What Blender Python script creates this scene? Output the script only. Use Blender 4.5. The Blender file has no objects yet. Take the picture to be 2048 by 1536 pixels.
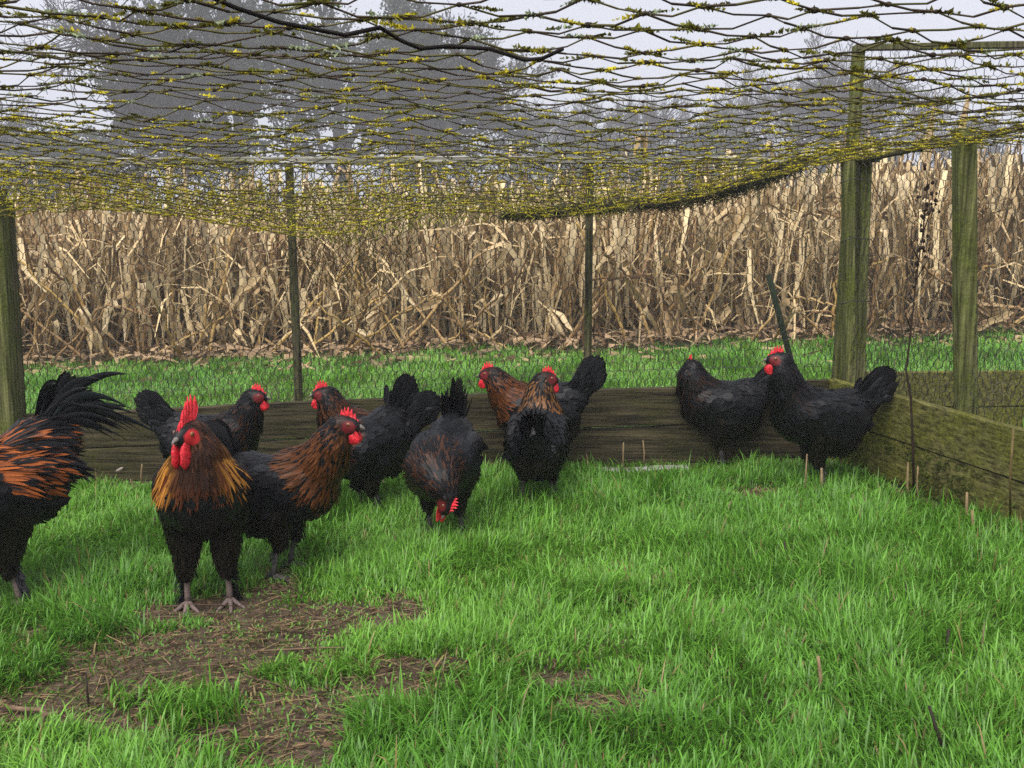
import bpy, math, random
import numpy as np
from math import radians as rad, sin, cos, pi
random.seed(7); rng = np.random.default_rng(11)
A = np.array
sc = bpy.context.scene
COL = sc.collection
# ------------------------------------------------------------------ camera, sky, sun, exposure
F_PX, HORIZON, CAM_H = 2000.0, 430.0, 1.02
PITCH = math.atan((768 - HORIZON) / F_PX)
cd = bpy.data.cameras.new('camera'); cam = bpy.data.objects.new('camera', cd); COL.objects.link(cam)
cam.location = (0, 0, CAM_H); cam.rotation_euler = (pi/2 - PITCH, 0, 0)
cd.sensor_width = 36.0; cd.lens = F_PX / 2048 * 36.0; cd.clip_start = 0.05; cd.clip_end = 2000
sc.camera = cam
SUN_EL, SUN_AZ = rad(58), rad(200)          # azimuth clockwise from +Y
w = bpy.data.worlds.new('World'); sc.world = w; w.use_nodes = True
nt = w.node_tree; nt.nodes.clear()
sky = nt.nodes.new('ShaderNodeTexSky'); sky.sky_type = 'NISHITA'; sky.sun_disc = False
sky.sun_elevation = SUN_EL; sky.sun_rotation = SUN_AZ; sky.air_density = 1.0; sky.dust_density = 6.0; sky.ozone_density = 1.0
hs = nt.nodes.new('ShaderNodeHueSaturation'); hs.inputs['Saturation'].default_value = 0.12
mx = nt.nodes.new('ShaderNodeMix'); mx.data_type = 'RGBA'; mx.inputs[0].default_value = 0.85
mx.inputs[7].default_value = (4.0, 4.2, 4.85, 1)       # even cloud cover
bg = nt.nodes.new('ShaderNodeBackground'); bg.inputs['Strength'].default_value = 0.05
wo = nt.nodes.new('ShaderNodeOutputWorld')
nt.links.new(sky.outputs[0], hs.inputs['Color']); nt.links.new(hs.outputs[0], mx.inputs[6])
nt.links.new(mx.outputs[2], bg.inputs['Color']); nt.links.new(bg.outputs[0], wo.inputs['Surface'])
sd = bpy.data.lights.new('sun', 'SUN'); sd.energy = 1.5; sd.angle = rad(60); sd.color = (1.0, 0.965, 0.92)
sun = bpy.data.objects.new('sun', sd); COL.objects.link(sun)
sun.rotation_euler = (pi/2 - SUN_EL, 0, -SUN_AZ + pi)
sc.view_settings.view_transform = 'Standard'; sc.view_settings.look = 'None'
sc.view_settings.exposure = 1.85; sc.view_settings.gamma = 1.0; sc.view_settings.use_curve_mapping = False
sc.cycles.max_bounces = 6; sc.cycles.volume_bounces = 1; sc.cycles.transparent_max_bounces = 8
sc.cycles.use_denoising = False; sc.cycles.use_adaptive_sampling = False
sc.cycles.denoiser = 'OPENIMAGEDENOISE'; sc.cycles.denoising_input_passes = 'RGB_ALBEDO_NORMAL'; sc.cycles.denoising_prefilter = 'ACCURATE'

# ------------------------------------------------------------------ helpers
SLOPE, GOFF = 0.033, -0.033                                # the paddock rises gently across the view
def vn(x, y, s=1.0, seed=0):                 # value noise 0..1
    x = np.asarray(x, float)*s + seed*17.3; y = np.asarray(y, float)*s + seed*9.1
    xi = np.floor(x); yi = np.floor(y); fx = x-xi; fy = y-yi
    fx = fx*fx*(3-2*fx); fy = fy*fy*(3-2*fy)
    def h(a, b):
        v = np.sin(a*127.1 + b*311.7 + seed*74.7)*43758.5453
        return v - np.floor(v)
    return (h(xi, yi)*(1-fx)+h(xi+1, yi)*fx)*(1-fy) + (h(xi, yi+1)*(1-fx)+h(xi+1, yi+1)*fx)*fy
def gz(x, y):
    return SLOPE*np.asarray(x, float) + GOFF + 0.022*(vn(x, y, 2.3, 1)-0.5) + 0.012*(vn(x, y, 6.0, 2)-0.5)
CP, SP = cos(PITCH), sin(PITCH)
def ray(px, py):
    u = (px-1024)/F_PX; v = (768-py)/F_PX
    return A([u, CP + v*SP, -SP + v*CP])
def at(px, py, D):                           # point on a pixel's line of sight at ground distance D
    d = ray(px, py); return A([0, 0, CAM_H]) + d*(D/d[1])
def onground(px, py):
    d = ray(px, py); t = (GOFF-CAM_H)/(d[2]-SLOPE*d[0]); p = A([0, 0, CAM_H])+d*t
    p[2] = float(gz(p[0], p[1])); return p
def norm(v):
    v = np.asarray(v, float); return v/np.maximum(np.linalg.norm(v, axis=-1, keepdims=True), 1e-9)

def M(name, V, Fs, mat, parent=None, col=None, smooth=True, kind=None, data_only=False, nrm=None):
    V = np.asarray(V, np.float32)
    if isinstance(Fs, np.ndarray): Fs = [Fs]
    Fs = [np.asarray(f, np.int32) for f in Fs if len(f)]
    me = bpy.data.meshes.new(name)
    nl = sum(f.size for f in Fs); npoly = sum(len(f) for f in Fs)
    me.vertices.add(len(V)); me.vertices.foreach_set('co', V.ravel())
    me.loops.add(nl); me.loops.foreach_set('vertex_index', np.concatenate([f.ravel() for f in Fs]))
    st = []; o = 0
    for f in Fs:
        st.append(o + np.arange(len(f))*f.shape[1]); o += f.size
    me.polygons.add(npoly); me.polygons.foreach_set('loop_start', np.concatenate(st).astype(np.int32))
    me.polygons.foreach_set('use_smooth', np.full(npoly, bool(smooth)))
    me.update(calc_edges=True)
    if col is not None:
        c = np.ones((len(V), 4), np.float32); c[:, :3] = col
        at_ = me.attributes.new('col', 'FLOAT_COLOR', 'POINT'); at_.data.foreach_set('color', c.ravel())
    me.materials.append(mat)
    if nrm is not None: me.normals_split_custom_set_from_vertices(nrm.tolist())
    if data_only: return me
    return link(name, me, parent, kind)
def link(name, me, parent=None, kind=None):
    o = bpy.data.objects.new(name, me); COL.objects.link(o)
    if parent is not None: o.parent = parent
    if kind: o['kind'] = kind
    return o
def empty(name, loc=(0, 0, 0), rz=0.0):
    o = bpy.data.objects.new(name, None); COL.objects.link(o); o.location = tuple(float(c) for c in loc); o.rotation_euler = (0, 0, rz)
    o.empty_display_size = 0.05
    return o
def tag(o, label, cat, group=None):
    o['label'] = label; o['category'] = cat
    if group: o['group'] = group
    return o
def struct(o): o['kind'] = 'structure'; return o

class Bag:                                   # collects geometry into one mesh
    def __init__(s): s.V = []; s.F = {}; s.C = []; s.Nr = []; s.n = 0; s.cust = False
    def add(s, V, F, C=None, Nr=None):
        V = np.asarray(V, float).reshape(-1, 3)
        for f in (F if isinstance(F, list) else [F]):
            f = np.asarray(f)
            if len(f): s.F.setdefault(f.shape[1], []).append(f + s.n)
        s.V.append(V); s.n += len(V)
        s.C.append(np.broadcast_to(np.asarray((0.5, .5, .5) if C is None else C, float), (len(V), 3)))
        s.Nr.append(np.zeros((len(V), 3)) if Nr is None else Nr); s.cust |= Nr is not None
        return s
    def make(s, name, mat, parent=None, smooth=True, kind=None, data_only=False):
        return M(name, np.concatenate(s.V), [np.concatenate(f) for f in s.F.values()], mat, parent, np.concatenate(s.C), smooth, kind, data_only, np.concatenate(s.Nr) if s.cust else None)

def tubes(P0, P1, R0, R1=None, k=3):         # many straight tapered tubes
    P0 = np.asarray(P0, float).reshape(-1, 3); P1 = np.asarray(P1, float).reshape(-1, 3); n = len(P0)
    R0 = np.broadcast_to(R0, n); R1 = R0 if R1 is None else np.broadcast_to(R1, n)
    d = norm(P1-P0); ref = np.where(np.abs(d[:, 2:3]) > .9, A([[1., 0, 0]]), A([[0, 0, 1.]]))
    a = norm(np.cross(d, ref)); b = np.cross(d, a)
    an = np.arange(k)*2*pi/k
    off = a[:, None, :]*np.cos(an)[None, :, None] + b[:, None, :]*np.sin(an)[None, :, None]
    V = np.concatenate([P0[:, None]+off*R0[:, None, None], P1[:, None]+off*R1[:, None, None]], 1).reshape(-1, 3)
    i = np.arange(k); j = (i+1) % k
    q = np.stack([i, j, j+k, i+k], 1)
    return V, (np.arange(n)[:, None, None]*2*k + q[None]).reshape(-1, 4)
def path(pts, radii, k=6, flat=1.0, side=None):   # one continuous tube through points, closed ends
    pts = np.asarray(pts, float); n = len(pts); radii = np.broadcast_to(radii, n)
    d = norm(np.gradient(pts, axis=0)); V = []
    ref = A([0.31, 0.77, 0.55]) if side is None else norm(side)
    for p, t, r in zip(pts, d, radii):
        a = norm(ref - t*np.dot(ref, t)); b = np.cross(t, a)
        for m in range(k):
            V.append(p + r*(a*cos(2*pi*m/k) + b*flat*sin(2*pi*m/k)))
    q = [[i*k+m, i*k+(m+1) % k, (i+1)*k+(m+1) % k, (i+1)*k+m] for i in range(n-1) for m in range(k)]
    V = A(V); V = np.vstack([V, pts[:1], pts[-1:]])
    t = [[len(V)-2, (m+1) % k, m] for m in range(k)] + [[len(V)-1, (n-1)*k+m, (n-1)*k+(m+1) % k] for m in range(k)]
    return V, [A(q), A(t)]
def ball(c, r, nu=10, nv=7, R=None):
    V = []
    for i in range(1, nv):
        for j in range(nu):
            th = pi*i/nv; ph = 2*pi*j/nu
            V.append((sin(th)*cos(ph), sin(th)*sin(ph), cos(th)))
    V += [(0, 0, 1), (0, 0, -1)]
    V = A(V)*np.asarray(r)
    if R is not None: V = V @ np.asarray(R).T
    q = [[i*nu+j, (i+1)*nu+j, (i+1)*nu+(j+1) % nu, i*nu+(j+1) % nu] for i in range(nv-2) for j in range(nu)]
    T = len(V)
    t = [[T-2, j, (j+1) % nu] for j in range(nu)] + [[T-1, (nv-2)*nu+(j+1) % nu, (nv-2)*nu+j] for j in range(nu)]
    return V + np.asarray(c), [A(q), A(t)]
def box(a, b, wid, h, up=(0, 0, 1), seg=1, wob=0.0, bev=0.004):    # timber from a to b, chamfered, slightly wavy
    a = np.asarray(a, float); b = np.asarray(b, float); d = norm(b-a); up = norm(A(up) - d*np.dot(up, d)); s = np.cross(d, up)
    x, z = wid/2, h/2; e = bev
    prof = [(-x+e, -z), (x-e, -z), (x, -z+e), (x, z-e), (x-e, z), (-x+e, z), (-x, z-e), (-x, -z+e)]
    V = []; ph = random.random()*9
    for i in range(seg+1):
        t = i/seg; p = a+(b-a)*t; ww = wob*(sin(5*t+ph)+.6*sin(13*t+2*ph))
        for (u, v) in prof:
            V.append(p + s*(u + ww*.5) + up*(v + ww*(1 if v > 0 else .7) + (random.random()-.5)*wob*.6))
    k = 8
    q = [[i*k+m, i*k+(m+1) % k, (i+1)*k+(m+1) % k, (i+1)*k+m] for i in range(seg) for m in range(k)]
    return A(V), [A(q), A([list(range(k))[::-1], [seg*k+m for m in range(k)]])]

# ------------------------------------------------------------------ materials
def mat_new(name):
    m = bpy.data.materials.new(name); m.use_nodes = True
    return m, m.node_tree, m.node_tree.nodes['Principled BSDF']
def N(nt, t, **kw):
    n = nt.nodes.new(t)
    for k, v in kw.items(): setattr(n, k, v)
    return n
def ramp(nt, fac, stops):
    r = N(nt, 'ShaderNodeValToRGB'); e = r.color_ramp.elements
    while len(e) < len(stops): e.new(0.5)
    for s, (p, c) in zip(e, stops): s.position = p; s.color = (*c, 1)
    nt.links.new(fac, r.inputs[0]); return r.outputs[0]
def noise(nt, scale, detail=4, vec=None, rough=.6):
    n = N(nt, 'ShaderNodeTexNoise'); n.inputs['Scale'].default_value = scale; n.inputs['Detail'].default_value = detail; n.inputs['Roughness'].default_value = rough
    if vec is not None: nt.links.new(vec, n.inputs['Vector'])
    return n.outputs['Fac']
def mixc(nt, fac, a, b, mode='MIX'):
    m = N(nt, 'ShaderNodeMix'); m.data_type = 'RGBA'; m.blend_type = mode
    for i, v in ((0, fac), (6, a), (7, b)):
        if hasattr(v, 'is_linked'): nt.links.new(v, m.inputs[i])
        else: m.inputs[i].default_value = v if i == 0 else (*v, 1)
    return m.outputs[2]
def bump(nt, bsdf, h, s=.4, d=.01):
    b = N(nt, 'ShaderNodeBump'); b.inputs['Strength'].default_value = s; b.inputs['Distance'].default_value = d
    nt.links.new(h, b.inputs['Height']); nt.links.new(b.outputs[0], bsdf.inputs['Normal'])
def coords(nt, scale=(1, 1, 1), kind='Object'):
    tc = N(nt, 'ShaderNodeTexCoord'); mp = N(nt, 'ShaderNodeMapping'); mp.inputs['Scale'].default_value = scale
    nt.links.new(tc.outputs[kind], mp.inputs['Vector']); return mp.outputs[0]
def attr_mat(name, rough=.6, spec=.3, var=.25, nscale=60, trans=0.0, bumpy=0.0, sheen=0.0):
    m, nt, b = mat_new(name)
    a = N(nt, 'ShaderNodeAttribute', attribute_name='col')
    n = noise(nt, nscale, 3, coords(nt))
    v = ramp(nt, n, [(.3, (1-var,)*3), (.7, (1+var,)*3)])
    c = mixc(nt, 1.0, a.outputs['Color'], v, 'MULTIPLY')
    nt.links.new(c, b.inputs['Base Color']); b.inputs['Roughness'].default_value = rough; b.inputs['Specular IOR Level'].default_value = spec
    if bumpy: bump(nt, b, n, bumpy, .004)
    if sheen: b.inputs['Sheen Weight'].default_value = sheen; b.inputs['Sheen Roughness'].default_value = .4
    if trans:
        t = N(nt, 'ShaderNodeBsdfTranslucent'); nt.links.new(c, t.inputs['Color'])
        ms = N(nt, 'ShaderNodeMixShader'); ms.inputs[0].default_value = trans
        nt.links.new(b.outputs[0], ms.inputs[1]); nt.links.new(t.outputs[0], ms.inputs[2])
        nt.links.new(ms.outputs[0], nt.nodes['Material Output'].inputs['Surface'])
    return m
MAT = {}
MAT['feather'] = attr_mat('feather', .44, .22, .25, 300)
MAT['grass'] = attr_mat('grass_blade', .42, .45, .12, 30, trans=.32)
MAT['net'] = attr_mat('net_string', .8, .15, .3, 40)
MAT['moss'] = attr_mat('moss', .9, .1, .25, 60, trans=.25)
MAT['wire'] = attr_mat('wire', .5, .4, .25, 25)
MAT['dry'] = attr_mat('dry_plant', .75, .2, .28, 45, trans=.15, bumpy=.2)
MAT['bark'] = attr_mat('bark', .85, .15, .3, 8, bumpy=.4)
MAT['leaf'] = attr_mat('leaf', .55, .3, .2, 5, trans=.15)
MAT['skin'] = attr_mat('red_skin', .42, .4, .45, 120, bumpy=.8)
MAT['leg'] = attr_mat('scaly_leg', .55, .3, .35, 220, bumpy=.6)
MAT['eye'] = attr_mat('eye', .12, .6, .02, 10)
def wood(name, c_dark, c_mid, c_moss, moss=.5, axis=0, grain=1.0):
    m, nt, b = mat_new(name)
    s = [55, 55, 55]; s[axis] = 2.2
    g = noise(nt, 1.6*grain, 6, coords(nt, s), .65)
    base = ramp(nt, g, [(.30, c_dark), (.52, c_mid), (.75, tuple(min(1, c*1.7) for c in c_mid))])
    mo = noise(nt, 5.5, 5, coords(nt), .7)
    f = ramp(nt, mo, [(max(0, .62-moss*.45), (0, 0, 0)), (min(1, .82-moss*.35), (1, 1, 1))])
    fine = noise(nt, 90, 3, coords(nt))
    mc = ramp(nt, fine, [(.3, tuple(c*.45 for c in c_moss)), (.7, tuple(c*1.35 for c in c_moss))])
    streak = ramp(nt, g, [(.32, (.35,)*3), (.5, (.95,)*3), (.72, (1.45,)*3)])
    nt.links.new(mixc(nt, 1.0, mixc(nt, f, base, mc), streak, 'MULTIPLY'), b.inputs['Base Color'])
    b.inputs['Roughness'].default_value = .8; b.inputs['Specular IOR Level'].default_value = .2
    h = N(nt, 'ShaderNodeMath', operation='ADD'); nt.links.new(g, h.inputs[0]); nt.links.new(fine, h.inputs[1])
    bump(nt, b, h.outputs[0], .8, .003); return m
MAT['board_dark'] = wood('dark_wet_board', (.012, .010, .006), (.052, .042, .022), (.042, .042, .010), .28)
MAT['board_moss'] = wood('mossy_board', (.035, .03, .012), (.13, .115, .045), (.13, .13, .022), .62, 1)
MAT['post'] = wood('green_post', (.035, .035, .012), (.12, .12, .048), (.095, .11, .02), .55, 2)
MAT['stake'] = wood('dark_stake', (.03, .027, .014), (.085, .075, .04), (.07, .08, .02), .45, 2)
MAT['rail'] = wood('weathered_rail', (.09, .085, .075), (.26, .25, .22), (.10, .11, .04), .3)
MAT['rawwood'] = wood('torn_wood', (.22, .11, .05), (.45, .27, .15), (.3, .2, .1), .1)
m, nt, b = mat_new('soil')
c0 = coords(nt)
n1 = noise(nt, 5, 8, c0, .7); n2 = noise(nt, 55, 5, c0, .7)
c = ramp(nt, n1, [(.3, (.045, .028, .017)), (.5, (.11, .07, .043)), (.72, (.19, .125, .078))])
d_ = ramp(nt, n2, [(.35, (.5, .5, .5)), (.65, (1.3, 1.3, 1.3))])
nt.links.new(mixc(nt, 1.0, c, d_, 'MULTIPLY'), b.inputs['Base Color']); b.inputs['Roughness'].default_value = .9
bump(nt, b, n2, 1.0, .02); MAT['soil'] = m
m, nt, b = mat_new('stone')
n1 = noise(nt, 14, 6, coords(nt), .7)
nt.links.new(ramp(nt, n1, [(.3, (.14, .135, .12)), (.7, (.36, .35, .32))]), b.inputs['Base Color']); b.inputs['Roughness'].default_value = .85
bump(nt, b, n1, .6, .01); MAT['stone'] = m
def corn_mat(name, stops, nscale):
    m, nt, b = mat_new(name)
    oi = N(nt, 'ShaderNodeObjectInfo')
    base = ramp(nt, oi.outputs['Random'], stops)
    n = noise(nt, nscale, 5, coords(nt, (9, 9, 1.0)), .65)
    v = ramp(nt, n, [(.28, (.45, .38, .32)), (.5, (.95, .93, .9)), (.75, (1.35, 1.3, 1.2))])
    c = mixc(nt, 1.0, base, v, 'MULTIPLY'); nt.links.new(c, b.inputs['Base Color'])
    b.inputs['Roughness'].default_value = .65; b.inputs['Specular IOR Level'].default_value = .25
    bump(nt, b, n, .5, .006)
    t = N(nt, 'ShaderNodeBsdfTranslucent'); nt.links.new(c, t.inputs['Color'])
    ms = N(nt, 'ShaderNodeMixShader'); ms.inputs[0].default_value = .15
    nt.links.new(b.outputs[0], ms.inputs[1]); nt.links.new(t.outputs[0], ms.inputs[2])
    nt.links.new(ms.outputs[0], nt.nodes['Material Output'].inputs['Surface'])
    return m
MAT['corn_leaf'] = corn_mat('dry_corn_leaf', [(0, (.30, .20, .10)), (.3, (.46, .34, .18)), (.65, (.60, .46, .26)), (1, (.72, .60, .39))], 14)
MAT['corn_stalk'] = corn_mat('dry_corn_stalk', [(0, (.18, .10, .05)), (.35, (.36, .23, .11)), (.7, (.50, .34, .15)), (1, (.58, .40, .13))], 10)
# ------------------------------------------------------------------ ground
nx, ny = 120, 150
xs = np.concatenate([np.linspace(-60, -5, 16), np.linspace(-4.6, 4.6, nx), np.linspace(5, 60, 16)])
ys = np.concatenate([np.linspace(-6, .2, 6), np.linspace(.4, 9, ny), np.linspace(10, 160, 24)])
X, Y = np.meshgrid(xs, ys, indexing='ij')
Z = gz(X, Y); Z = np.where(np.abs(X) > 9, GOFF+SLOPE*np.sign(X)*(9+np.tanh((np.abs(X)-9)/20)*6), Z)
I = np.arange(len(xs)*len(ys)).reshape(len(xs), len(ys))
ground = struct(M('ground', np.stack([X, Y, Z], -1).reshape(-1, 3), np.stack([I[:-1, :-1], I[1:, :-1], I[1:, 1:], I[:-1, 1:]], -1).reshape(-1, 4), MAT['soil']))

# ------------------------------------------------------------------ fences
CORNER = A([1.335, 4.07]); RDIR = A([.272, -.93])/np.linalg.norm([.272, -.93])
def zb(x, y=3.97): return float(gz(x, y))
back = empty('board_fence', (-.4, 3.97, zb(-.4)))
tag(back, 'low fence of dark wet boards with thin stakes and wire, in front of the corn', 'fence')
def part(bag_or, name, mat, root, smooth=False, kind=None):
    o = bag_or.make(name, mat, None, smooth, kind); o.parent = root
    o.matrix_parent_inverse = root.matrix_basis.inverted() if False else o.matrix_parent_inverse
    o.location = -root.location
    return o
def B(*a, **k): return Bag().add(*box(*a, **k))
# back boards: two planks high, the lower one split in two lengths
yb = 4.14
def btop(x): return .20 + (x+2.03)/3.37*.15        # top edge line (world z)
part(B((-2.75, yb, btop(-2.75)-.08), (-.02, yb-.03, btop(-.02)-.08), .03, .155, seg=30, wob=.003), 'board', MAT['board_dark'], back)
part(B((-.015, yb-.032, btop(-.015)-.082), (1.31, yb-.05, btop(1.31)-.08), .03, .16, seg=16, wob=.003), 'board', MAT['board_dark'], back)
part(B((-2.75, yb+.005, btop(-2.75)-.245), (-.5, yb-.02, btop(-.5)-.245), .03, .155, seg=26, wob=.004), 'board', MAT['board_dark'], back)
part(B((-.495, yb-.02, btop(-.495)-.247), (1.31, yb-.045, btop(1.31)-.247), .03, .165, seg=20, wob=.004), 'board', MAT['board_dark'], back)
# thin stakes just outside the boards, tops under the rail
for (tx, bx, r, D) in ((577, 600, .0185, 4.19), (1180, 1174, .0175, 4.17)):
    t = at(tx, 300, D); b_ = at(bx, 850, D); b_ = b_ + (b_-t)*.22
    part(Bag().add(*path([b_, b_*.66+t*.34, b_*.33+t*.67, t], [r*1.05, r, r*.97, r*.95], 8)), 'stake', MAT['stake'], back, True)
# stout leaning post at the far end and its split half
t = at(-14, 380, 4.07); b_ = at(22, 985, 4.07)
part(B(b_, t, .085, .075, up=(0, -1, 0), seg=8, wob=.002, bev=.012), 'post', MAT['post'], back)
t = at(12, 400, 4.13); b_ = at(45, 960, 4.13)
part(B(b_, t, .05, .05, up=(0, -1, 0), seg=8, wob=.002, bev=.008), 'post', MAT['stake'], back)
# top rail
part(B((-2.85, 4.15, 1.228), (1.47, 4.1, 1.243), .035, .028, seg=24, wob=.003), 'rail', MAT['rail'], back)
# side fence
side = empty('board_fence', (1.5, 3.0, zb(1.5, 3.0)))
tag(side, 'low fence of green mossy boards running away from the double corner post', 'fence')
def sp(t, off=0):                              # point along the side fence, t in metres from the corner
    p = CORNER + RDIR*t; n = A([-RDIR[1], RDIR[0]]); return p + n*off
def stop(t): return .352
p0, p1 = sp(-.03), sp(2.3)
part(B((*p0, stop(0)-.082), (*p1, stop(2.3)-.085), .035, .165, seg=26, wob=.0025), 'board', MAT['board_moss'], side)
part(B((*sp(0, .004), stop(0)-.25), (*sp(2.3, .004), stop(2.3)-.25), .035, .165, seg=26, wob=.004), 'board', MAT['board_moss'], side)
# double corner post
for (tx, bx, wd, D) in ((1697, 1699, .045, 4.06), (1728, 1714, .052, 4.125)):
    t = at(tx, 322, D); b_ = at(bx, 760, D); b_ = b_+(b_-t)*.42
    part(B(b_, t, wd, .06, up=(0, -1, 0), seg=10, wob=.0015, bev=.008), 'post', MAT['post'], side)
# cap board on top of the corner post
c_ = at(1715, 319, 4.08); part(B(c_+A([-.09, 0, .004]), c_+A([.08, .0, .006]), .10, .024, seg=4, wob=.002), 'cap_board', MAT['board_moss'], side)
# wire ties round the corner post
for yy in (362, 480, 605):
    q0 = at(1680, yy+4, 4.015); q1 = at(1705, yy-4, 4.01); q2 = at(1742, yy-2, 4.05); q3 = at(1762, yy+40, 4.10)
    pts = [q0, q1, q2] + ([q3] if yy != 605 else [])
    part(Bag().add(*path(pts, .0022, 5), C=(.03, .028, .025)), 'wire_tie', MAT['wire'], side, True)
# square post outside the boards
pc = sp(.736*.97, .055); D = pc[1]
t = at(1928, 262, D); b_ = at(1932, 805, D); b_ = b_+(b_-t)*.42
part(B(b_, t, .064, .06, up=(0, -1, 0), seg=10, wob=.0015, bev=.006), 'post', MAT['post'], side)
t = at(2270, 205, 2.7); b_ = A([t[0], 2.7, zb(1.6, 2.7)-.05])
part(B(b_, t, .064, .06, up=(0, -1, 0), seg=10, wob=.0015, bev=.006), 'post', MAT['post'], side)
# rail carrying the net over the side
a_ = at(1735, 318, 4.06); b2 = at(2150, 232, 2.85)
part(B(a_, b2+(b2-a_)*.8, .025, .018, seg=10, wob=.002), 'rail', MAT['stake'], side)
# taller neighbouring run
tall = empty('wire_run_frame', (1.6, 4.34, zb(1.6, 4.34)))
tag(tall, 'taller post and rail frame with wire beyond the double corner post', 'frame')
t = at(1717, 92, 4.34); b_ = A([t[0]-.01, 4.34, zb(1.4, 4.34)-.05]); part(B(b_, t, .046, .045, up=(0, -1, 0), seg=10, wob=.002, bev=.005), 'post', MAT['post'], tall)
t2 = at(1708, 96, 4.34); t3 = at(2048, 93, 4.34); part(B(t2+A([0, -.03, 0]), t2+(t3-t2)*2.3+A([0, -.03, 0]), .03, .028, seg=14, wob=.002), 'rail', MAT['stake'], tall)
q = at(1700, 742, 4.42); q2 = at(2048, 739, 4.42)
part(B(q+A([0, 0, -.085]), q+(q2-q)*2.6+A([0, 0, -.085]), .03, .16, seg=14, wob=.003), 'board', MAT['board_moss'], tall)
part(B(q+A([0, .004, -.25]), q+(q2-q)*2.6+A([0, .004, -.25]), .03, .16, seg=14, wob=.003), 'board', MAT['board_moss'], tall)
t = at(2230, 96, 4.34); part(B(A([t[0], 4.34, zb(t[0], 4.34)-.05]), t, .055, .05, up=(0, -1, 0), seg=6, wob=.002), 'post', MAT['post'], tall)

def hexwire(o, u, v, L, H, cw, r, wob, seed):   # chicken wire on the patch o + a*u + b*v; cells cw wide
    R = np.random.default_rng(seed); s = cw/math.sqrt(3)*1.12
    P0 = []; P1 = []; Rr = []
    nc, nr = int(L/cw)+1, int(H/(1.5*s))+1
    jx = {}
    def pt(a, b):
        k = (round(a*1e3), round(b*1e3))
        if k not in jx: jx[k] = (a + R.normal(0, cw*.06), b + R.normal(0, cw*.06))
        a, b = jx[k]
        n = np.cross(u, v)
        dz = wob*(math.sin(a*5+seed)*math.cos(b*4) + .5*math.sin(a*13+b*9))
        return o + u*a + v*b + n*dz
    for j in range(nr):
        for i in range(nc):
            cx = (i + .5*(j % 2))*cw; cy = j*1.5*s
            top = pt(cx, cy+s/2); rt = pt(cx+cw/2, cy); lf = pt(cx-cw/2, cy); rb = pt(cx+cw/2, cy-s) if True else None
            P0 += [lf, top, rt]; P1 += [top, rt, rb]; Rr += [r, r, r*1.7]
            # lf->top->rt is the zigzag, rt->down is the twisted pair
    P0, P1, Rr = A(P0), A(P1), A(Rr)
    ok = np.ones(len(P0), bool)
    return P0[ok], P1[ok], Rr[ok]
def wire_part(root, o, u, v, L, H, cw, r, wob, seed):
    P0, P1, Rr = hexwire(A(o), norm(u), norm(v), L, H, cw, r, wob, seed)
    Vv, Q = tubes(P0, P1, Rr, None, 3)
    C = np.repeat(np.random.default_rng(seed).uniform(.015, .055, (len(P0), 1)), 6, 0)*A([[1, .97, .9]])
    part(Bag().add(Vv, Q, C), 'chicken_wire', MAT['wire'], root, True)
wire_part(back, (-2.75, 4.185, .10), (1, -.012, .04), (0, 0, 1), 4.08, 1.13, .036, .0013, .012, 3)
for zz, dz in ((.33, .04),):
    pts = [A([x, 4.17, .34+.045*x+.012*sin(3*x)]) for x in np.linspace(-2.7, 1.3, 40)]
    part(Bag().add(*path(pts, .0013, 4), C=(.06, .058, .05)), 'straining_wire', MAT['wire'], back, True)
wire_part(side, (*sp(0, .03), .30), (RDIR[0], RDIR[1], 0), (0, 0, 1), 2.2, .95, .036, .0010, .010, 5)
wire_part(tall, (1.47, 4.3, .22), (1, 0, 0), (0, 0, 1), 2.6, 1.5, .036, .0010, .012, 6)
# moss fringe on the lower side board
bag = Bag(); n = 2600
tt = rng.uniform(0.05, 2.2, n); zz = rng.beta(1.2, 1.6, n)*.17; off = -.0165 - 0*tt
keep = vn(tt, zz, 9, 4) > .36; tt, zz = tt[keep], zz[keep]; n = len(tt)
pp = A([[*sp(a, -.015), stop(0)-.335+b] for a, b in zip(tt, zz)])
dirn = norm(A([[-.9, -.25, -.2]]) + rng.normal(0, .5, (n, 3))); ln = rng.uniform(.008, .02, n)
sd_ = norm(np.cross(dirn, rng.normal(0, 1, (n, 3))))*.0035
Vv = np.stack([pp-sd_, pp+sd_, pp+dirn*ln[:, None]], 1).reshape(-1, 3)
cc = np.repeat(A([[.055, .075, .012]])*rng.uniform(.5, 1.5, (n, 1)), 3, 0)
part(Bag().add(Vv, np.arange(3*n).reshape(-1, 3), cc), 'moss', MAT['moss'], side, True, 'stuff')
# torn splinter hanging on the upper side board
spl = Bag()
for (pa, pb, r) in (((1775, 776), (1788, 800), .010), ((1786, 793), (1806, 803), .013), ((1800, 797), (1818, 808), .012), ((1812, 800), (1838, 814), .009), ((1778, 780), (1796, 796), .008)):
    tA = (pa[0]-1680)/368*.97; A0 = at(*pa, sp(tA)[1]*.985); B0 = at(*pb, sp(tA+.02)[1]*.985)
    spl.add(*path([A0, (A0+B0)/2+A([0, -.004, .002]), B0], [r*.5, r, r*.45], 6, .5), C=(.5, .3, .18))
part(spl, 'torn_splinter', MAT['rawwood'], side)
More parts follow.
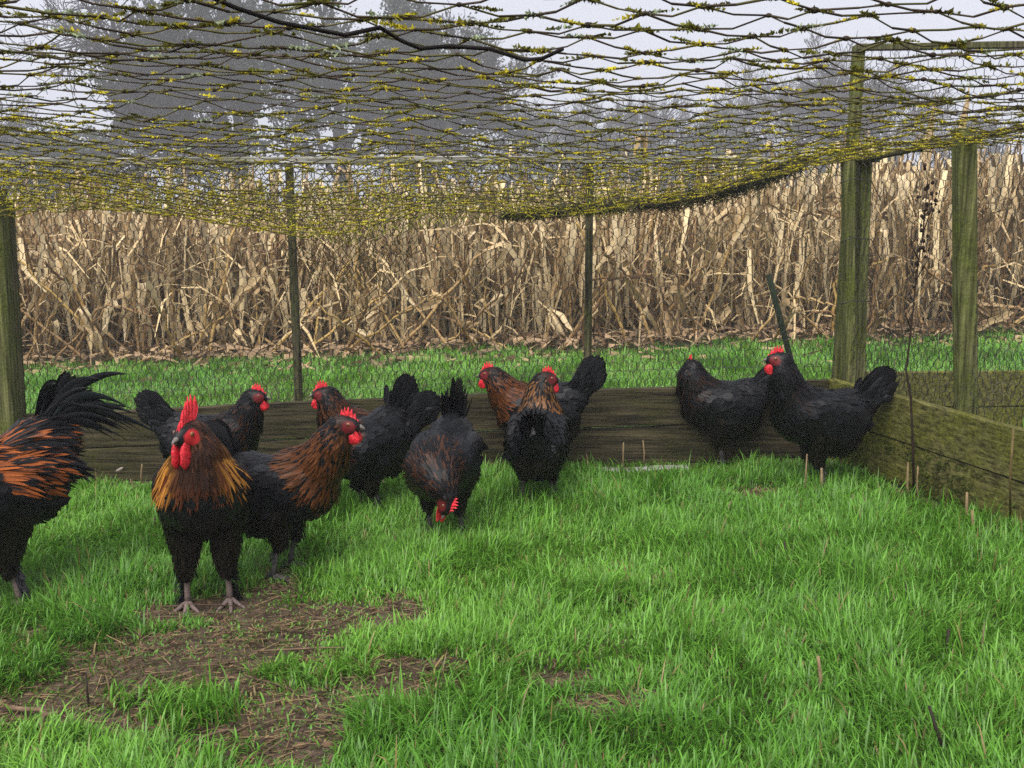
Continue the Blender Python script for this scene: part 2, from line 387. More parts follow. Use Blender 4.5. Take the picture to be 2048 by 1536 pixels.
# ------------------------------------------------------------------ haze-dimmed trees far behind the field
def grow_tree(seed, H, trunk_r, levels, spread, kids, lean=0.0):
    R = random.Random(seed); S = []
    def br(p, d, L, r, lv):
        n = 4 if lv < 2 else (3 if lv < levels-1 else 2)
        pts = [p]
        for i in range(n):
            jit = A([R.gauss(0, 1), R.gauss(0, 1), R.gauss(0, .8)])*(.10 if lv == 0 else .24)
            d = norm(d + jit + A([0, 0, .05 if lv > 1 else .02]))
            q = p + d*L/n; r2 = r*(1-.42/n*1.0)
            S.append((p, q, r, r2)); p = q; r = r2; pts.append(p)
        if lv >= levels: return
        k = kids[min(lv, len(kids)-1)]
        for j in range(k):
            t = R.uniform(.35 if lv else .38, 1.0); ii = min(n-1, int(t*n)); b = pts[ii]+(pts[ii+1]-pts[ii])*(t*n-ii)
            ax = norm(np.cross(d, A([R.gauss(0, 1), R.gauss(0, 1), R.gauss(0, 1)])))
            a = R.uniform(.5, 1.0)*spread
            nd = norm(d*cos(a)+ax*sin(a))
            br(b, nd, L*R.uniform(.55, .8)*(1.15-.35*t), r*R.uniform(.5, .72), lv+1)
        br(p, norm(d+A([R.gauss(0, .25), R.gauss(0, .25), .1])), L*.62, r*.8, lv+1)
    br(A([0., 0, -.3]), norm(A([lean, 0, 1.])), H*.36, trunk_r, 0)
    P0 = A([s[0] for s in S]); P1 = A([s[1] for s in S]); r0 = A([s[2] for s in S]); r1 = A([s[3] for s in S])
    return P0, P1, np.maximum(r0, .012), np.maximum(r1, .010)
def bare_mesh(seed, H, tr, levels, spread, kids, lean=0):
    P0, P1, r0, r1 = grow_tree(seed, H, tr, levels, spread, kids, lean)
    big = r0 > .06
    out = []
    for nm, s, k in (('trunk', big, 6), ('twigs', ~big, 3)):
        Vv, Q = tubes(P0[s], P1[s], r0[s], r1[s], k)
        out.append(Bag().add(Vv, Q, (.035, .032, .028)).make(nm, MAT['bark'], data_only=True))
    return out
BARE = [bare_mesh(3, 11, .30, 5, 1.0, (5, 5, 4, 4, 3)), bare_mesh(8, 10, .25, 5, .9, (6, 5, 4, 4, 3), .15), bare_mesh(21, 9, .2, 5, .7, (6, 5, 4, 4, 3))]
def bare_tree(v, px, D, scale, label, rz=0.0, grp='bare winter trees beyond the corn'):
    x = at(px, 430, D)[0]
    r = empty('bare_tree', (x, D, SLOPE*max(-14, min(14, x))), rz); r.scale = (scale,)*3
    tag(r, label, 'tree', grp)
    link('trunk', BARE[v][0], r); link('crown', BARE[v][1], r)
bare_tree(0, 200, 54, 1.85, 'bare crooked tree beside the big dark ivy-clad tree', .4)
bare_tree(1, 20, 64, 1.4, 'bare tree rising out of a low dark thicket', 2.2)
bare_tree(0, 945, 66, 1.6, 'bare tree with fine twigs standing next to the bushy evergreen', 2.9)
for i, (v, px, D, s, rz) in enumerate(((2, 1080, 88, 1.65, .3), (1, 1200, 94, 1.65, 1.1), (2, 1320, 86, 1.6, 2.0), (0, 1450, 94, 1.7, 4.4), (2, 1570, 84, 1.85, 5.1), (1, 1680, 84, 1.95, 3.3), (2, 1790, 80, 1.8, 1.0), (2, 1900, 88, 1.4, 4.0))):
    bare_tree(v, px, D, s, 'slender bare tree in the thin row beyond the corn', rz, 'thin row of bare trees beyond the corn')
def leafy(name, label, px, D, W, H, n, seed, holes=.42, lobes=26):
    R = np.random.default_rng(seed); x = at(px, 430, D)[0]
    r = empty(name, (x, D, SLOPE*max(-14, min(14, x)))); tag(r, label, 'bush')
    c = R.normal(0, 1, (lobes, 3)); c = norm(c)*R.uniform(.2, .8, (lobes, 1))
    c = c*A([W/2, W/2.6, H*.46]) + A([0, 0, H*.52]); rad_ = R.uniform(.13, .30, lobes)*W*.62
    k = R.integers(0, lobes, n); d = norm(R.normal(0, 1, (n, 3)))
    P = c[k] + d*(rad_[k]*R.uniform(.55, 1.08, n)**.6)[:, None]*A([1, 1, .55])
    q = vn(P[:, 0], P[:, 2], .8, seed)*.45 + vn(P[:, 0]+P[:, 1]*.1, P[:, 2], 2.6, seed+3)*.55
    P = P[(q > holes) & (P[:, 2] > .1)]; n = len(P)
    a = norm(R.normal(0, 1, (n, 3))); b = norm(np.cross(a, R.normal(0, 1, (n, 3)))); s = R.uniform(.09, .20, (n, 1))
    Vv = np.stack([P-a*s, P+b*s*.55, P+a*s, P-b*s*.55], 1).reshape(-1, 3)
    Bag().add(Vv, np.arange(4*n).reshape(-1, 4), np.repeat(A([[.022, .034, .014]])*R.uniform(.5, 1.6, (n, 1)), 4, 0)).make('foliage', MAT['leaf'], r, False)
    for j in range(9):
        t = c[j]; Bag().add(*path([(t[0]*.4, t[1]*.4, -.3), t*.6+A([0, 0, H*.05]), t], [.22, .14, .04], 5), C=(.03, .026, .02)).make('stem', MAT['bark'], r)
def ivy_tree(label, px, D, H, tr, spread, kids, n, seed, spill, lean=0.0, leafc=(.022, .034, .014)):
    R = np.random.default_rng(seed); x = at(px, 430, D)[0]
    r = empty('evergreen_tree', (x, D, SLOPE*max(-14, min(14, x)))); tag(r, label, 'tree')
    P0, P1, r0, r1 = grow_tree(seed, H, tr, 4, spread, kids, lean); big = r0 > .10
    for nm, s, k in (('trunk', big, 6), ('branches', ~big, 3)):
        Vv, Q = tubes(P0[s], P1[s], r0[s], r1[s], k); Bag().add(Vv, Q, (.035, .032, .028)).make(nm, MAT['bark'], r)
    L = np.linalg.norm(P1-P0, axis=1)*(r0 < .22); k = R.choice(len(P0), n, p=L/L.sum()); t = R.random((n, 1))
    P = P0[k]+(P1[k]-P0[k])*t + norm(R.normal(0, 1, (n, 3)))*(R.random((n, 1))**.7)*spill
    P = P[P[:, 2] > .3]; n = len(P)
    a = norm(R.normal(0, 1, (n, 3))); b = norm(np.cross(a, R.normal(0, 1, (n, 3)))); s = R.uniform(.09, .20, (n, 1))
    Vv = np.stack([P-a*s, P+b*s*.5, P+a*s, P-b*s*.5], 1).reshape(-1, 3)
    cc = np.repeat(A([leafc])*R.uniform(.4, 1.7, (n, 1)), 4, 0)
    Bag().add(Vv, np.arange(4*n).reshape(-1, 4), cc).make('crown', MAT['leaf'], r, False)
ivy_tree('huge dark ivy-clad tree looming behind the corn', 520, 64, 23, .75, .9, (7, 5, 4, 3), 36000, 5, .5)
ivy_tree('second ivy-clad tree crowding the huge one', 690, 68, 22, .6, .85, (7, 5, 4, 3), 28000, 14, .45, -.05)
ivy_tree('tall narrow bushy evergreen next to the huge ivy-clad tree', 860, 66, 20, .45, .75, (7, 5, 4, 3), 27000, 9, .45)
leafy('thicket_bush', 'low dark thicket under the bare trees beside the ivy-clad tree', 60, 66, 17, 8.2, 30000, 12, .40)
leafy('thicket_bush', 'long dark thicket below the row of bare trees', 1180, 88, 24, 8.2, 30000, 15, .42)
ivy_tree('rounded dark evergreen behind the corn by the leaning green pole', 1440, 82, 11.5, .4, 1.1, (7, 5, 4, 3), 36000, 18, .7)
ivy_tree('dark evergreen seen through the wire beside the double corner post', 1700, 74, 9.0, .35, 1.0, (7, 5, 4, 3), 26000, 23, .55)

# ------------------------------------------------------------------ dry corn
FY = 7.85
def strip(pts, width, fold, tw0, tw1, R, prof=None):      # a dry leaf: folded, wrinkled ribbon
    pts = np.asarray(pts, float); n = len(pts); d = norm(np.gradient(pts, axis=0)); V = []
    ref = norm(A([0, 1., 0.1]))
    for i in range(n):
        t = i/(n-1); wd = width*((sin(pi*min(1, t*1.05+.12))**.6) if prof is None else prof(t))
        a = norm(ref - d[i]*np.dot(ref, d[i])); b = np.cross(d[i], a)
        th = tw0+(tw1-tw0)*t; s = a*cos(th)+b*sin(th); nn = np.cross(s, d[i])
        V += [pts[i]-s*wd/2+nn*(fold*wd+R.gauss(0, .1)*wd), pts[i]+nn*R.gauss(0, .05)*wd, pts[i]+s*wd/2+nn*(fold*wd+R.gauss(0, .1)*wd)]
    q = [[i*3+j, i*3+j+1, i*3+j+4, i*3+j+3] for i in range(n-1) for j in (0, 1)]
    return A(V), A(q)
R_ = random.Random(4)
LEAF = []
for i in range(12):                       # drooping leaves: out from the stalk, over and down
    o = R_.uniform(.04, .16); up = R_.uniform(.03, .22); dn = R_.uniform(.25, .6); L = []
    for t in np.linspace(0, 1, 9):
        L.append((o*min(1, t*2.2)+R_.gauss(0, .006)+.05*t*R_.gauss(0, 1)*.2, R_.gauss(0, .012), up*sin(min(1, t*2.4)*pi/2)-max(0, t-.35)**1.2*dn*1.55))
    LEAF.append(Bag().add(*strip(L, R_.uniform(.028, .062), R_.uniform(-.25, .35), R_.uniform(-.4, .4), R_.uniform(-1.6, 1.6), R_)).make('leaf', MAT['corn_leaf'], data_only=True))
SHEATH = []
for i in range(6):                        # upright papery sheaths hugging the stalk
    h = R_.uniform(.28, .5); L = [(.016+.05*t*t*R_.random(), R_.gauss(0, .006), h*t) for t in np.linspace(0, 1, 7)]
    SHEATH.append(Bag().add(*strip(L, R_.uniform(.032, .055), -.3, 0, R_.uniform(-.7, .7), R_)).make('leaf', MAT['corn_leaf'], data_only=True))
STALK = []
for i in range(8):
    h = R_.uniform(.85, 1.15); n = 9; pts = [(R_.gauss(0, .0018)*j, R_.gauss(0, .0018)*j, -.06+(h+.06)*j/n) for j in range(n+1)]
    if i >= 5: pts = [(p[0]+max(0, p[2]-h*.6)*1.1, p[1], p[2]-max(0, p[2]-h*.6)*.5) for p in pts]
    P2 = []; r2 = []
    for j, p in enumerate(pts):
        P2 += [A(p)-A([0, 0, .012]), A(p), A(p)+A([0, 0, .012])]; r = .0135*(1-.045*j); r2 += [r, r*1.22, r]
    STALK.append((Bag().add(*path(P2, r2, 6)).make('stalk', MAT['corn_stalk'], data_only=True), h, pts))
COB = []
for i in range(3):
    bg_ = Bag()
    bg_.add(*path([(0, 0, 0), (.01, 0, .03), (.02, 0, .10), (.02, 0, .16), (.015, 0, .20)], [.008, .024, .030, .020, .005], 8))
    for j in range(4):
        a = j*1.57+i; bg_.add(*strip([(.015*cos(a), .015*sin(a), .0), (.04*cos(a), .04*sin(a), .07), (.05*cos(a), .05*sin(a), .16), (.075*cos(a), .075*sin(a), .22)], .05, .3, a, a+.5, R_))
    COB.append(bg_.make('cob', MAT['corn_leaf'], data_only=True))
def corn(x, y, s, tilt, az, kind, R):
    lab = {'up': ('dry upright corn stalk with drooping papery leaves at the field edge', 'upright dry corn stalks'),
           'lean': ('snapped dry corn stalk slumped aslant among upright ones', 'slumped corn stalks'),
           'tall': ('tall dry corn stalk standing clear above the rest of the corn', 'tall corn stalks'),
           'bare': ('yellowed corn stalk nearly stripped of leaves', 'bare yellow corn stalks')}[kind]
    r = empty('corn_stalk', (x, y, float(gz(x, y))))
    r.rotation_euler = (tilt*cos(az), tilt*sin(az), R.uniform(0, 6.28)); r.scale = (min(s, 1.15), min(s, 1.15), s)
    tag(r, lab[0], 'corn stalk', lab[1])
    me, h, pts = R.choice(STALK); link('stalk', me, r)
    nl = {'up': R.randint(4, 6), 'lean': R.randint(2, 4), 'tall': R.randint(5, 7), 'bare': 1}[kind]
    for j in range(nl):
        t = R.uniform(.18, 1.0); k = t*(len(pts)-1); i0 = min(len(pts)-2, int(k)); p = A(pts[i0])+(A(pts[i0+1])-A(pts[i0]))*(k-i0)
        o = link('leaf', R.choice(LEAF) if R.random() < .62 else R.choice(SHEATH), r)
        o.location = tuple(p); o.rotation_euler = (0, R.gauss(0, .12), R.uniform(0, 6.28)); q = R.uniform(.8, 1.25); o.scale = (q, q, q)
    has_cob = R.random() < .35
    if kind == 'bare' and tilt > .4: r['label'] = 'yellowed leafless corn stalk lying slanted at the foot of the corn'; r['group'] = 'slanted bare corn stalks'
    elif has_cob and kind == 'up': r['label'] = 'dry upright corn stalk still carrying a husk-wrapped cob'; r['group'] = 'upright corn stalks with cobs'
    elif has_cob and kind == 'lean': r['label'] = 'snapped dry corn stalk aslant with a husk-wrapped cob'; r['group'] = 'slumped corn stalks with cobs'
    elif has_cob and kind == 'tall': r['label'] = 'tall dry corn stalk above the rest, bearing a husk-wrapped cob'; r['group'] = 'tall corn stalks with cobs'
    if has_cob:
        o = link('cob', R.choice(COB), r); t = R.uniform(.4, .7); o.location = tuple(A(pts[int(t*(len(pts)-1))])); o.rotation_euler = (0, R.choice((.3, .5, 2.4, 2.7)), R.uniform(0, 6.28))
R = random.Random(19)
for i in range(232):
    x = -5.0 + 10.2*((i*0.61803) % 1.0); y = FY + 1.5*(R.random()**1.3)
    k = R.random(); pxx = x/y*2000+1024
    hi = .97 + .15*R.gauss(0, 1) + (.35 if pxx > 1740 else 0)*R.random() + (.12 if pxx < 420 else 0)
    if k < .55: corn(x, y, hi, abs(R.gauss(0, .2)), R.uniform(0, 6.28), 'up', R)
    elif k < .82: corn(x, y-.1*R.random(), hi, R.uniform(.35, .95), R.choice((0, 3.1, 1.57, 4.71, 1.3, 4.9)) + R.gauss(0, .3), 'lean', R)
    else: corn(x, y, hi*R.uniform(.6, .95), abs(R.gauss(0, .25)), R.uniform(0, 6.28), 'bare', R)
for px, s in ((165, 1.4), (190, 1.3), (245, 1.5), (262, 1.4), (300, 1.3), (330, 1.2), (460, 1.2), (560, 1.2), (712, 1.35), (770, 1.4), (795, 1.3), (1285, 1.3), (1560, 1.2), (1785, 1.3), (1850, 1.4), (1905, 1.3), (1975, 1.45), (2010, 1.35), (2042, 1.4), (1600, 1.2), (90, 1.25)):
    D = FY+R.uniform(.1, 1.2); corn(at(px, 430, D)[0], D, s, abs(R.gauss(0, .05)), R.uniform(0, 6.28), 'tall', R)
for i in range(46):
    x = -4.6+9.4*((i*.7549) % 1.0); corn(x, FY-.12*R.random(), R.uniform(.75, 1.1), R.uniform(.45, 1.15), R.choice((1.57, 4.71))+R.gauss(0, .45), 'bare', R)
# the rest of the field behind
bag = Bag(); RN = np.random.default_rng(31)
def mass(n, y0, y1, hm):
    y = RN.uniform(y0, y1, n); x = RN.uniform(-.66, .66, n)*y; z = gz(x, y); h = np.clip(RN.normal(hm, .22, n) + .28*(x/y > .35)*RN.random(n), .4, 1.75)
    P0 = np.stack([x, y, z], 1); tl = RN.normal(0, .26, (n, 2))*h[:, None]; P1 = P0 + np.stack([tl[:, 0], tl[:, 1], h], 1)
    Vv, Q = tubes(P0, P1, .012, .008, 4)
    cc = A([[.36, .24, .12]])*RN.uniform(.5, 1.4, (n, 1)); bag.add(Vv, Q, np.repeat(cc, 8, 0))
    for k in range(5):                       # hanging leaf strips: 3 cross sections
        t = RN.uniform(.3, 1.05, (n, 1)); b0 = P0+(P1-P0)*t; an = RN.uniform(0, 6.28, n); od = np.stack([np.cos(an), np.sin(an), 0*an], 1)
        sdv = np.stack([-np.sin(an), np.cos(an), 0*an], 1)*RN.uniform(.009, .026, (n, 1))
        ou = RN.uniform(.03, .14, (n, 1)); up = RN.uniform(.0, .12, (n, 1)); dn = RN.uniform(.2, .7, (n, 1))
        zz = A([[0, 0, 1.]]); m1 = b0+od*ou*.7+zz*up; m2 = b0+od*ou*1.2-zz*dn*.5; m3 = b0+od*ou*RN.uniform(.6, 1.6, (n, 1))-zz*dn+sdv*RN.normal(0, 5, (n, 1)); m2 = m2+(m3-m1)*A([[.25, .25, 0]])
        rot = RN.normal(0, .5, (n, 1)); s2 = sdv+od*np.abs(sdv).sum(1, keepdims=True)*rot*.4
        Vv = np.stack([b0-sdv*.5, b0+sdv*.5, m1-sdv, m1+sdv, m2-s2, m2+s2, m3-s2*.3, m3+s2*.3], 1).reshape(-1, 3)
        q = A([[0, 1, 3, 2], [2, 3, 5, 4], [4, 5, 7, 6]]); Q = (np.arange(n)[:, None, None]*8+q[None]).reshape(-1, 4)
        cc = A([[.56, .44, .25]])*RN.uniform(.4, 1.35, (n, 1)); bag.add(Vv, Q, np.repeat(cc, 8, 0))
mass(3600, FY+.35, 11, .95); mass(2600, 11, 17, 1.02); mass(1500, 17, 30, 1.05)
n = 9000; y = RN.uniform(FY-.05, FY+1.6, n); x = RN.uniform(-.6, .6, n)*y; z = gz(x, y)+RN.beta(1.3, 1.2, n)*1.12
an = RN.uniform(0, 6.28, n); el = RN.normal(.2, .75, n); L = RN.uniform(.12, .5, (n, 1)); wd = RN.uniform(.003, .011, (n, 1))
d = np.stack([np.cos(an)*np.cos(el), np.sin(an)*np.cos(el), np.sin(el)], 1); s_ = norm(np.cross(d, RN.normal(0, 1, (n, 3))))*wd; P = np.stack([x, y, z], 1); zz = A([[0, 0, 1.]])
q1 = P+d*L*.5; q2 = P+d*L-zz*L*RN.uniform(.05, .7, (n, 1))
Vv = np.stack([P-s_*.6, P+s_*.6, q1-s_, q1+s_, q2-s_*.2, q2+s_*.2], 1).reshape(-1, 3); Q = (np.arange(n)[:, None, None]*6+A([[0, 1, 3, 2], [2, 3, 5, 4]])[None]).reshape(-1, 4)
bag.add(Vv, Q, np.repeat(np.where(RN.random((n, 1)) < .25, A([[.20, .12, .06]]), A([[.60, .45, .24]]))*RN.uniform(.4, 1.3, (n, 1)), 6, 0))
o = bag.make('corn_mass', MAT['dry'], None, True, 'stuff'); tag(o, 'dense mass of dead corn filling the field behind its edge', 'corn')
# husks and broken leaves lying along the edge
bag = Bag(); n = 2600
x = RN.uniform(-5, 5.2, n); y = FY + RN.normal(.15, .42, n) - .12*np.abs(RN.normal(0, 1, n)); z = gz(x, y)+RN.uniform(.004, .09, n)*(y > FY-.3)+.006
an = RN.uniform(0, 6.28, n); L = RN.uniform(.06, .30, (n, 1)); wd = RN.uniform(.005, .018, (n, 1))
d = np.stack([np.cos(an), np.sin(an), RN.normal(0, .22, n)], 1); s_ = np.stack([-np.sin(an), np.cos(an), RN.normal(0, .5, n)], 1)
P = np.stack([x, y, z], 1); zz = A([[0, 0, 1.]])
Vv = np.stack([P-d*L*.5-s_*wd*.4, P-d*L*.5+s_*wd*.4, P-s_*wd+zz*.02, P+s_*wd+zz*.02, P+d*L*.5-s_*wd*.3+zz*RN.uniform(-.01, .05, (n, 1)), P+d*L*.5+s_*wd*.3], 1).reshape(-1, 3)
Q = (np.arange(n)[:, None, None]*6+A([[0, 1, 3, 2], [2, 3, 5, 4]])[None]).reshape(-1, 4)
cc = A([[.38, .26, .15]])*RN.uniform(.25, 1.4, (n, 1)); bag.add(Vv, Q, np.repeat(cc, 6, 0))
o = bag.make('corn_litter', MAT['dry'], None, True, 'stuff'); tag(o, 'husks and broken corn leaves lying along the field edge', 'litter')

# ------------------------------------------------------------------ overhead net
def znet(x, y):
    x = np.asarray(x, float); y = np.asarray(y, float)
    yy = [.4, 1.05, 1.5, 2.0, 2.6, 3.2, 3.86, 4.3]
    zl = np.interp(y, yy, [1.235, 1.222, 1.222, 1.215, 1.178, 1.11, 1.02, 1.0]); zr = np.interp(y, yy, [1.22, 1.225, 1.24, 1.252, 1.258, 1.256, 1.245, 1.24])
    w_ = np.interp(x, [-3, .1, .7, 1.1, 1.4], [0, 0, .3, .78, 1])
    z = zl*(1-w_)+zr*w_ - (.07*np.exp(-((x+.68)/.36)**2) + .02*np.sin(x*5)*(1-w_))*np.clip((y-1.8)/2, 0, 1)
    k = np.clip((y-3.86)/.26, 0, 1); k = k*k*(3-2*k)
    z = z*(1-k) + 1.25*k
    return z + .005*np.sin(x*7+y*3)*np.sin(y*5) + .005*np.sin(x*3-y*6)
net = empty('overhead_net', (0, 2.4, 1.25)); tag(net, 'sagging moss-covered knotted net stretched overhead between the rails', 'net')
e1 = A([.056, -.037]); e2 = A([-.068, -.057]); o0 = A([0, 2.4])
kn = {}; R = random.Random(2)
for i in range(-95, 95):
    for j in range(-95, 95):
        p = o0+e1*i+e2*j+A([R.gauss(0, .006), R.gauss(0, .006)])
        xs_ = 1.42+(4.06-p[1])*.305
        if .6 < p[1] < 4.13 and -2.75 < p[0] < min(xs_, 2.1): kn[i, j] = A([p[0], p[1], float(znet(*p))+R.gauss(0, .004)])
P0 = []; P1 = []; ends = []
for (i, j), p in kn.items():
    for q in ((i+1, j), (i, j+1)):
        if q in kn:
            b_ = kn[q]; mid = (p+b_)/2+A([R.gauss(0, .0022), R.gauss(0, .0022), -.003+R.gauss(0, .002)])
            P0 += [p, mid]; P1 += [mid, b_]; ends.append((p, mid, b_))
P0 = A(P0); P1 = A(P1); n = len(P0)
Vv, Q = tubes(P0, P1, rng.uniform(.0009, .0014, n), None, 4)
cc = A([[.045, .034, .022]])*rng.uniform(.5, 1.5, (n, 1)) + A([[.03, .035, .0]])*(rng.random((n, 1)) < .4)
def npart(bag, name, mat, kind=None, smooth=True):
    o = bag.make(name, mat, net, smooth, kind); o.location = (0, -2.4, -1.25); return o
npart(Bag().add(Vv, Q, np.repeat(cc, 8, 0)), 'strings', MAT['net'])
K = A(list(kn.values())); bag = Bag()
for p in K: bag.add(*ball(p, A([.0046, .0036, .003])*R.uniform(.7, 1.2), 5, 4), C=A([.03, .022, .014])*R.uniform(.6, 1.4))
npart(bag, 'knots', MAT['net'])
def moss_tufts(C, D_, sc_, colr, m, RR):        # fuzzy tufts: m little spikes per tuft, spread along D_
    n = len(C); u = RR.uniform(-1, 1, (n, m, 1)); P = C[:, None]+D_[:, None]*u*sc_[:, None, None]
    d = norm(RR.normal(0, 1, (n, m, 3))+A([0, 0, .15])); L = RR.uniform(.5, 1.0, (n, m, 1))*np.minimum(.0032+sc_*.17, .008)[:, None, None]*(1.1-np.abs(u)**2*.7)
    s_ = norm(np.cross(d, RR.normal(0, 1, (n, m, 3))))*L*.5
    V = np.stack([P-s_-d*L*.2, P+s_-d*L*.2, P+d*L], 2).reshape(-1, 3)
    c = colr[:, None]*RR.uniform(.65, 1.35, (n, m, 1))
    return V, np.arange(len(V)).reshape(-1, 3), np.repeat(c.reshape(-1, 3), 3, 0)
RR = np.random.default_rng(77); C = []; D_ = []; S_ = []; Cl = []
for (p, mid, b_) in ends:
    dirv = norm(b_-p); yel = .25 + .62*min(1, max(0, (p[1]-1.4)/1.8)); patch = float(vn(p[0], p[1], 2.2, 6))  # yellower with distance: lit far band and backlit near net put into colour
    for _ in range(3):
        if RR.random() < .28+.8*(patch-.4)+(.40 if p[1] > 2.0 else 0):
            t = RR.random()**1.6*.5*(1 if RR.random() < .5 else -1); t = t % 1.0
            C.append(p+(b_-p)*t); D_.append(dirv); S_.append(RR.uniform(.006, .024)*(1.35 if t < .12 else 1))
            Cl.append(A([.50, .44, .035])*RR.uniform(.6, 1.25) if RR.random() < yel else (A([.15, .15, .022])*RR.uniform(.5, 1.3) if RR.random() < .8 else A([.28, .33, .20])))
npart(Bag().add(*moss_tufts(A(C), A(D_), A(S_), A(Cl), 24, RR)), 'moss', MAT['moss'], 'stuff')
sel = RR.random(len(K)) < .25+.75*vn(K[:, 0], K[:, 1], 3.1, 12); Kc = K[sel]; n = len(Kc); flip = RR.random((n, 1)) < .5
dk = norm(np.where(flip, A([[.83, -.55, 0]]), A([[-.77, -.64, 0]]))+RR.normal(0, .08, (n, 3)))
dep = np.clip((Kc[:, 1:2]-1.0)/1.6, 0, 1); yl = RR.random((n, 1)) < .35+.5*dep  # knot moss: same backlit-near, lit-far shift mixed into its colour
cl_ = np.where(yl, A([[.46, .40, .035]]), A([[.16, .15, .025]]))*RR.uniform(.5, 1.25, (n, 1))
npart(Bag().add(*moss_tufts(Kc, dk, RR.uniform(.010, .027, n)*RR.uniform(.6, 1.2, n), cl_, 44, RR)), 'moss', MAT['moss'], 'stuff')
# finer sagging skirt of old mesh hanging at the far edge, and the dark gathered roll beside it
def skirt(x0, x1, nm, top, bot, yfun, cw, colr, rr, seed):
    RR = np.random.default_rng(seed); pts = {}; nxx = int((x1-x0)/cw); P0 = []; P1 = []
    for i in range(nxx+1):
        x = x0+(x1-x0)*i/nxx; t_, b_ = top(x), bot(x); nr = max(1, int(round((t_-b_)/(cw*.62))))
        for j in range(nr+1):
            pts[i, j] = A([x+RR.normal(0, cw*.2)+(cw*.5 if j % 2 else 0), yfun(x, j/nr)+RR.normal(0, .008), t_+(b_-t_)*j/nr+RR.normal(0, cw*.16)])
    for (i, j), p in pts.items():
        for q in (((i, j+1), (i+1, j+1)) if j % 2 else ((i, j+1), (i-1, j+1))):
            if q in pts: P0.append(p); P1.append(pts[q])
    P0, P1 = A(P0), A(P1); n = len(P0); Vv, Q = tubes(P0, P1, RR.uniform(rr*.7, rr*1.3, n), None, 3)
    cc = np.where(RR.random((n, 1)) < .45, A([[.16, .16, .025]]), A([[.035, .035, .018]]))*RR.uniform(.5, 1.4, (n, 1))*A([colr])
    npart(Bag().add(Vv, Q, np.repeat(cc, 6, 0)), nm, MAT['net'])
hangb = lambda x: 1.02 - .105*np.exp(-((x+.68)/.34)**2) - .025*np.exp(-((x+.1)/.5)**2)
skirt(-1.45, .42, 'skirt', lambda x: 1.10, lambda x: float(hangb(x)), lambda x, t: 4.0+.05*sin(6*x)-.07*t, .026, (1.3, 1.3, 1), .0016, 3)
skirt(-2.2, .5, 'skirt', lambda x: 1.12, lambda x: float(hangb(x))+.015, lambda x, t: 3.9+.05*sin(5*x)-.05*t, .028, (1.5, 1.5, 1), .0016, 8)
skirt(-2.5, 1.35, 'skirt', lambda x: 1.235, lambda x: 1.06+.12*max(0, x-.4), lambda x, t: 4.1+.04*sin(7*x)-.08*t, .03, (1, 1, 1), .0016, 9)
skirt(-.95, -.35, 'skirt', lambda x: .93, lambda x: .93-.22*max(0.02, 1-((x+.66)/.33)**2), lambda x, t: 4.05+.03*t, .028, (.6, .55, .5), .0014, 4)
RR = np.random.default_rng(12); ctrl = A([at(1010, 432, 3.97), at(1090, 428, 4.0), at(1180, 418, 4.03), at(1330, 408, 4.04), at(1450, 385, 4.05), at(1540, 352, 4.06), at(1610, 325, 4.08)])
n = 3600; t = RR.uniform(0, 1, n); k = np.minimum((t*6).astype(int), 5); f = (t*6-k)[:, None]
wd = np.interp(t, [0, .25, .5, .8, 1], [.006, .018, .036, .036, .012])[:, None]
off = RR.normal(0, .55, (n, 3))*wd*A([1, 1, .9]); Pm = ctrl[k]*(1-f)+ctrl[k+1]*f+off; tan = norm(ctrl[k+1]-ctrl[k])
dv = norm(tan*.8+RR.normal(0, .55, (n, 3)))*RR.uniform(.012, .035, (n, 1))
Vv, Q = tubes(Pm-dv, Pm+dv, RR.uniform(.0007, .0014, n), None, 3)
cc = np.where(RR.random((n, 1)) < .12, A([[.14, .15, .03]]), A([[.022, .024, .016]]))*RR.uniform(.5, 1.4, (n, 1))
npart(Bag().add(Vv, Q, np.repeat(cc, 6, 0)), 'gathered_edge', MAT['net'])
cord = [at(*p, d) for p, d in (((380, -25), .92), ((470, 15), .98), ((560, 45), 1.03), ((690, 70), 1.1), ((760, 55), 1.06), ((800, 80), 1.13), ((840, 97), 1.17), ((900, 92), 1.16), ((980, 98), 1.18), ((1050, 120), 1.24), ((1085, 117), 1.23), ((1125, 98), 1.19))]
npart(Bag().add(*path(cord, .0024, 6), C=(.012, .010, .009)), 'slack_cord', MAT['net'])

# ------------------------------------------------------------------ grass
PATCH = [(430, 1300, .34, .20), (190, 1330, .24, .12), (640, 1250, .20, .12), (470, 1478, .24, .09), (1235, 1412, .10, .04), (860, 1345, .16, .035), (1120, 1362, .10, .03), (1725, 935, .13, .12), (1500, 985, .12, .05), (410, 1222, .26, .08), (1820, 985, .16, .08), (80, 1440, .25, .09), (700, 1400, .2, .06)]
PW = [(*onground(a, b_)[:2], c, d) for a, b_, c, d in PATCH]
def lush(x, y):
    m = np.ones_like(x)
    for (cx, cy, rx, ry) in PW:
        ry = ry*1.6; q = np.sqrt(((x-cx)/rx)**2+((y-cy)/ry)**2) + (vn(x, y, 7, 3)-.5)*1.3 + (vn(x, y, 22, 4)-.5)*.8
        m = np.minimum(m, np.clip((q-.72)/.5, 0, 1))
    edge = np.clip((4.07-y)/.22, 0, 1)
    return m*(.35+.65*edge)
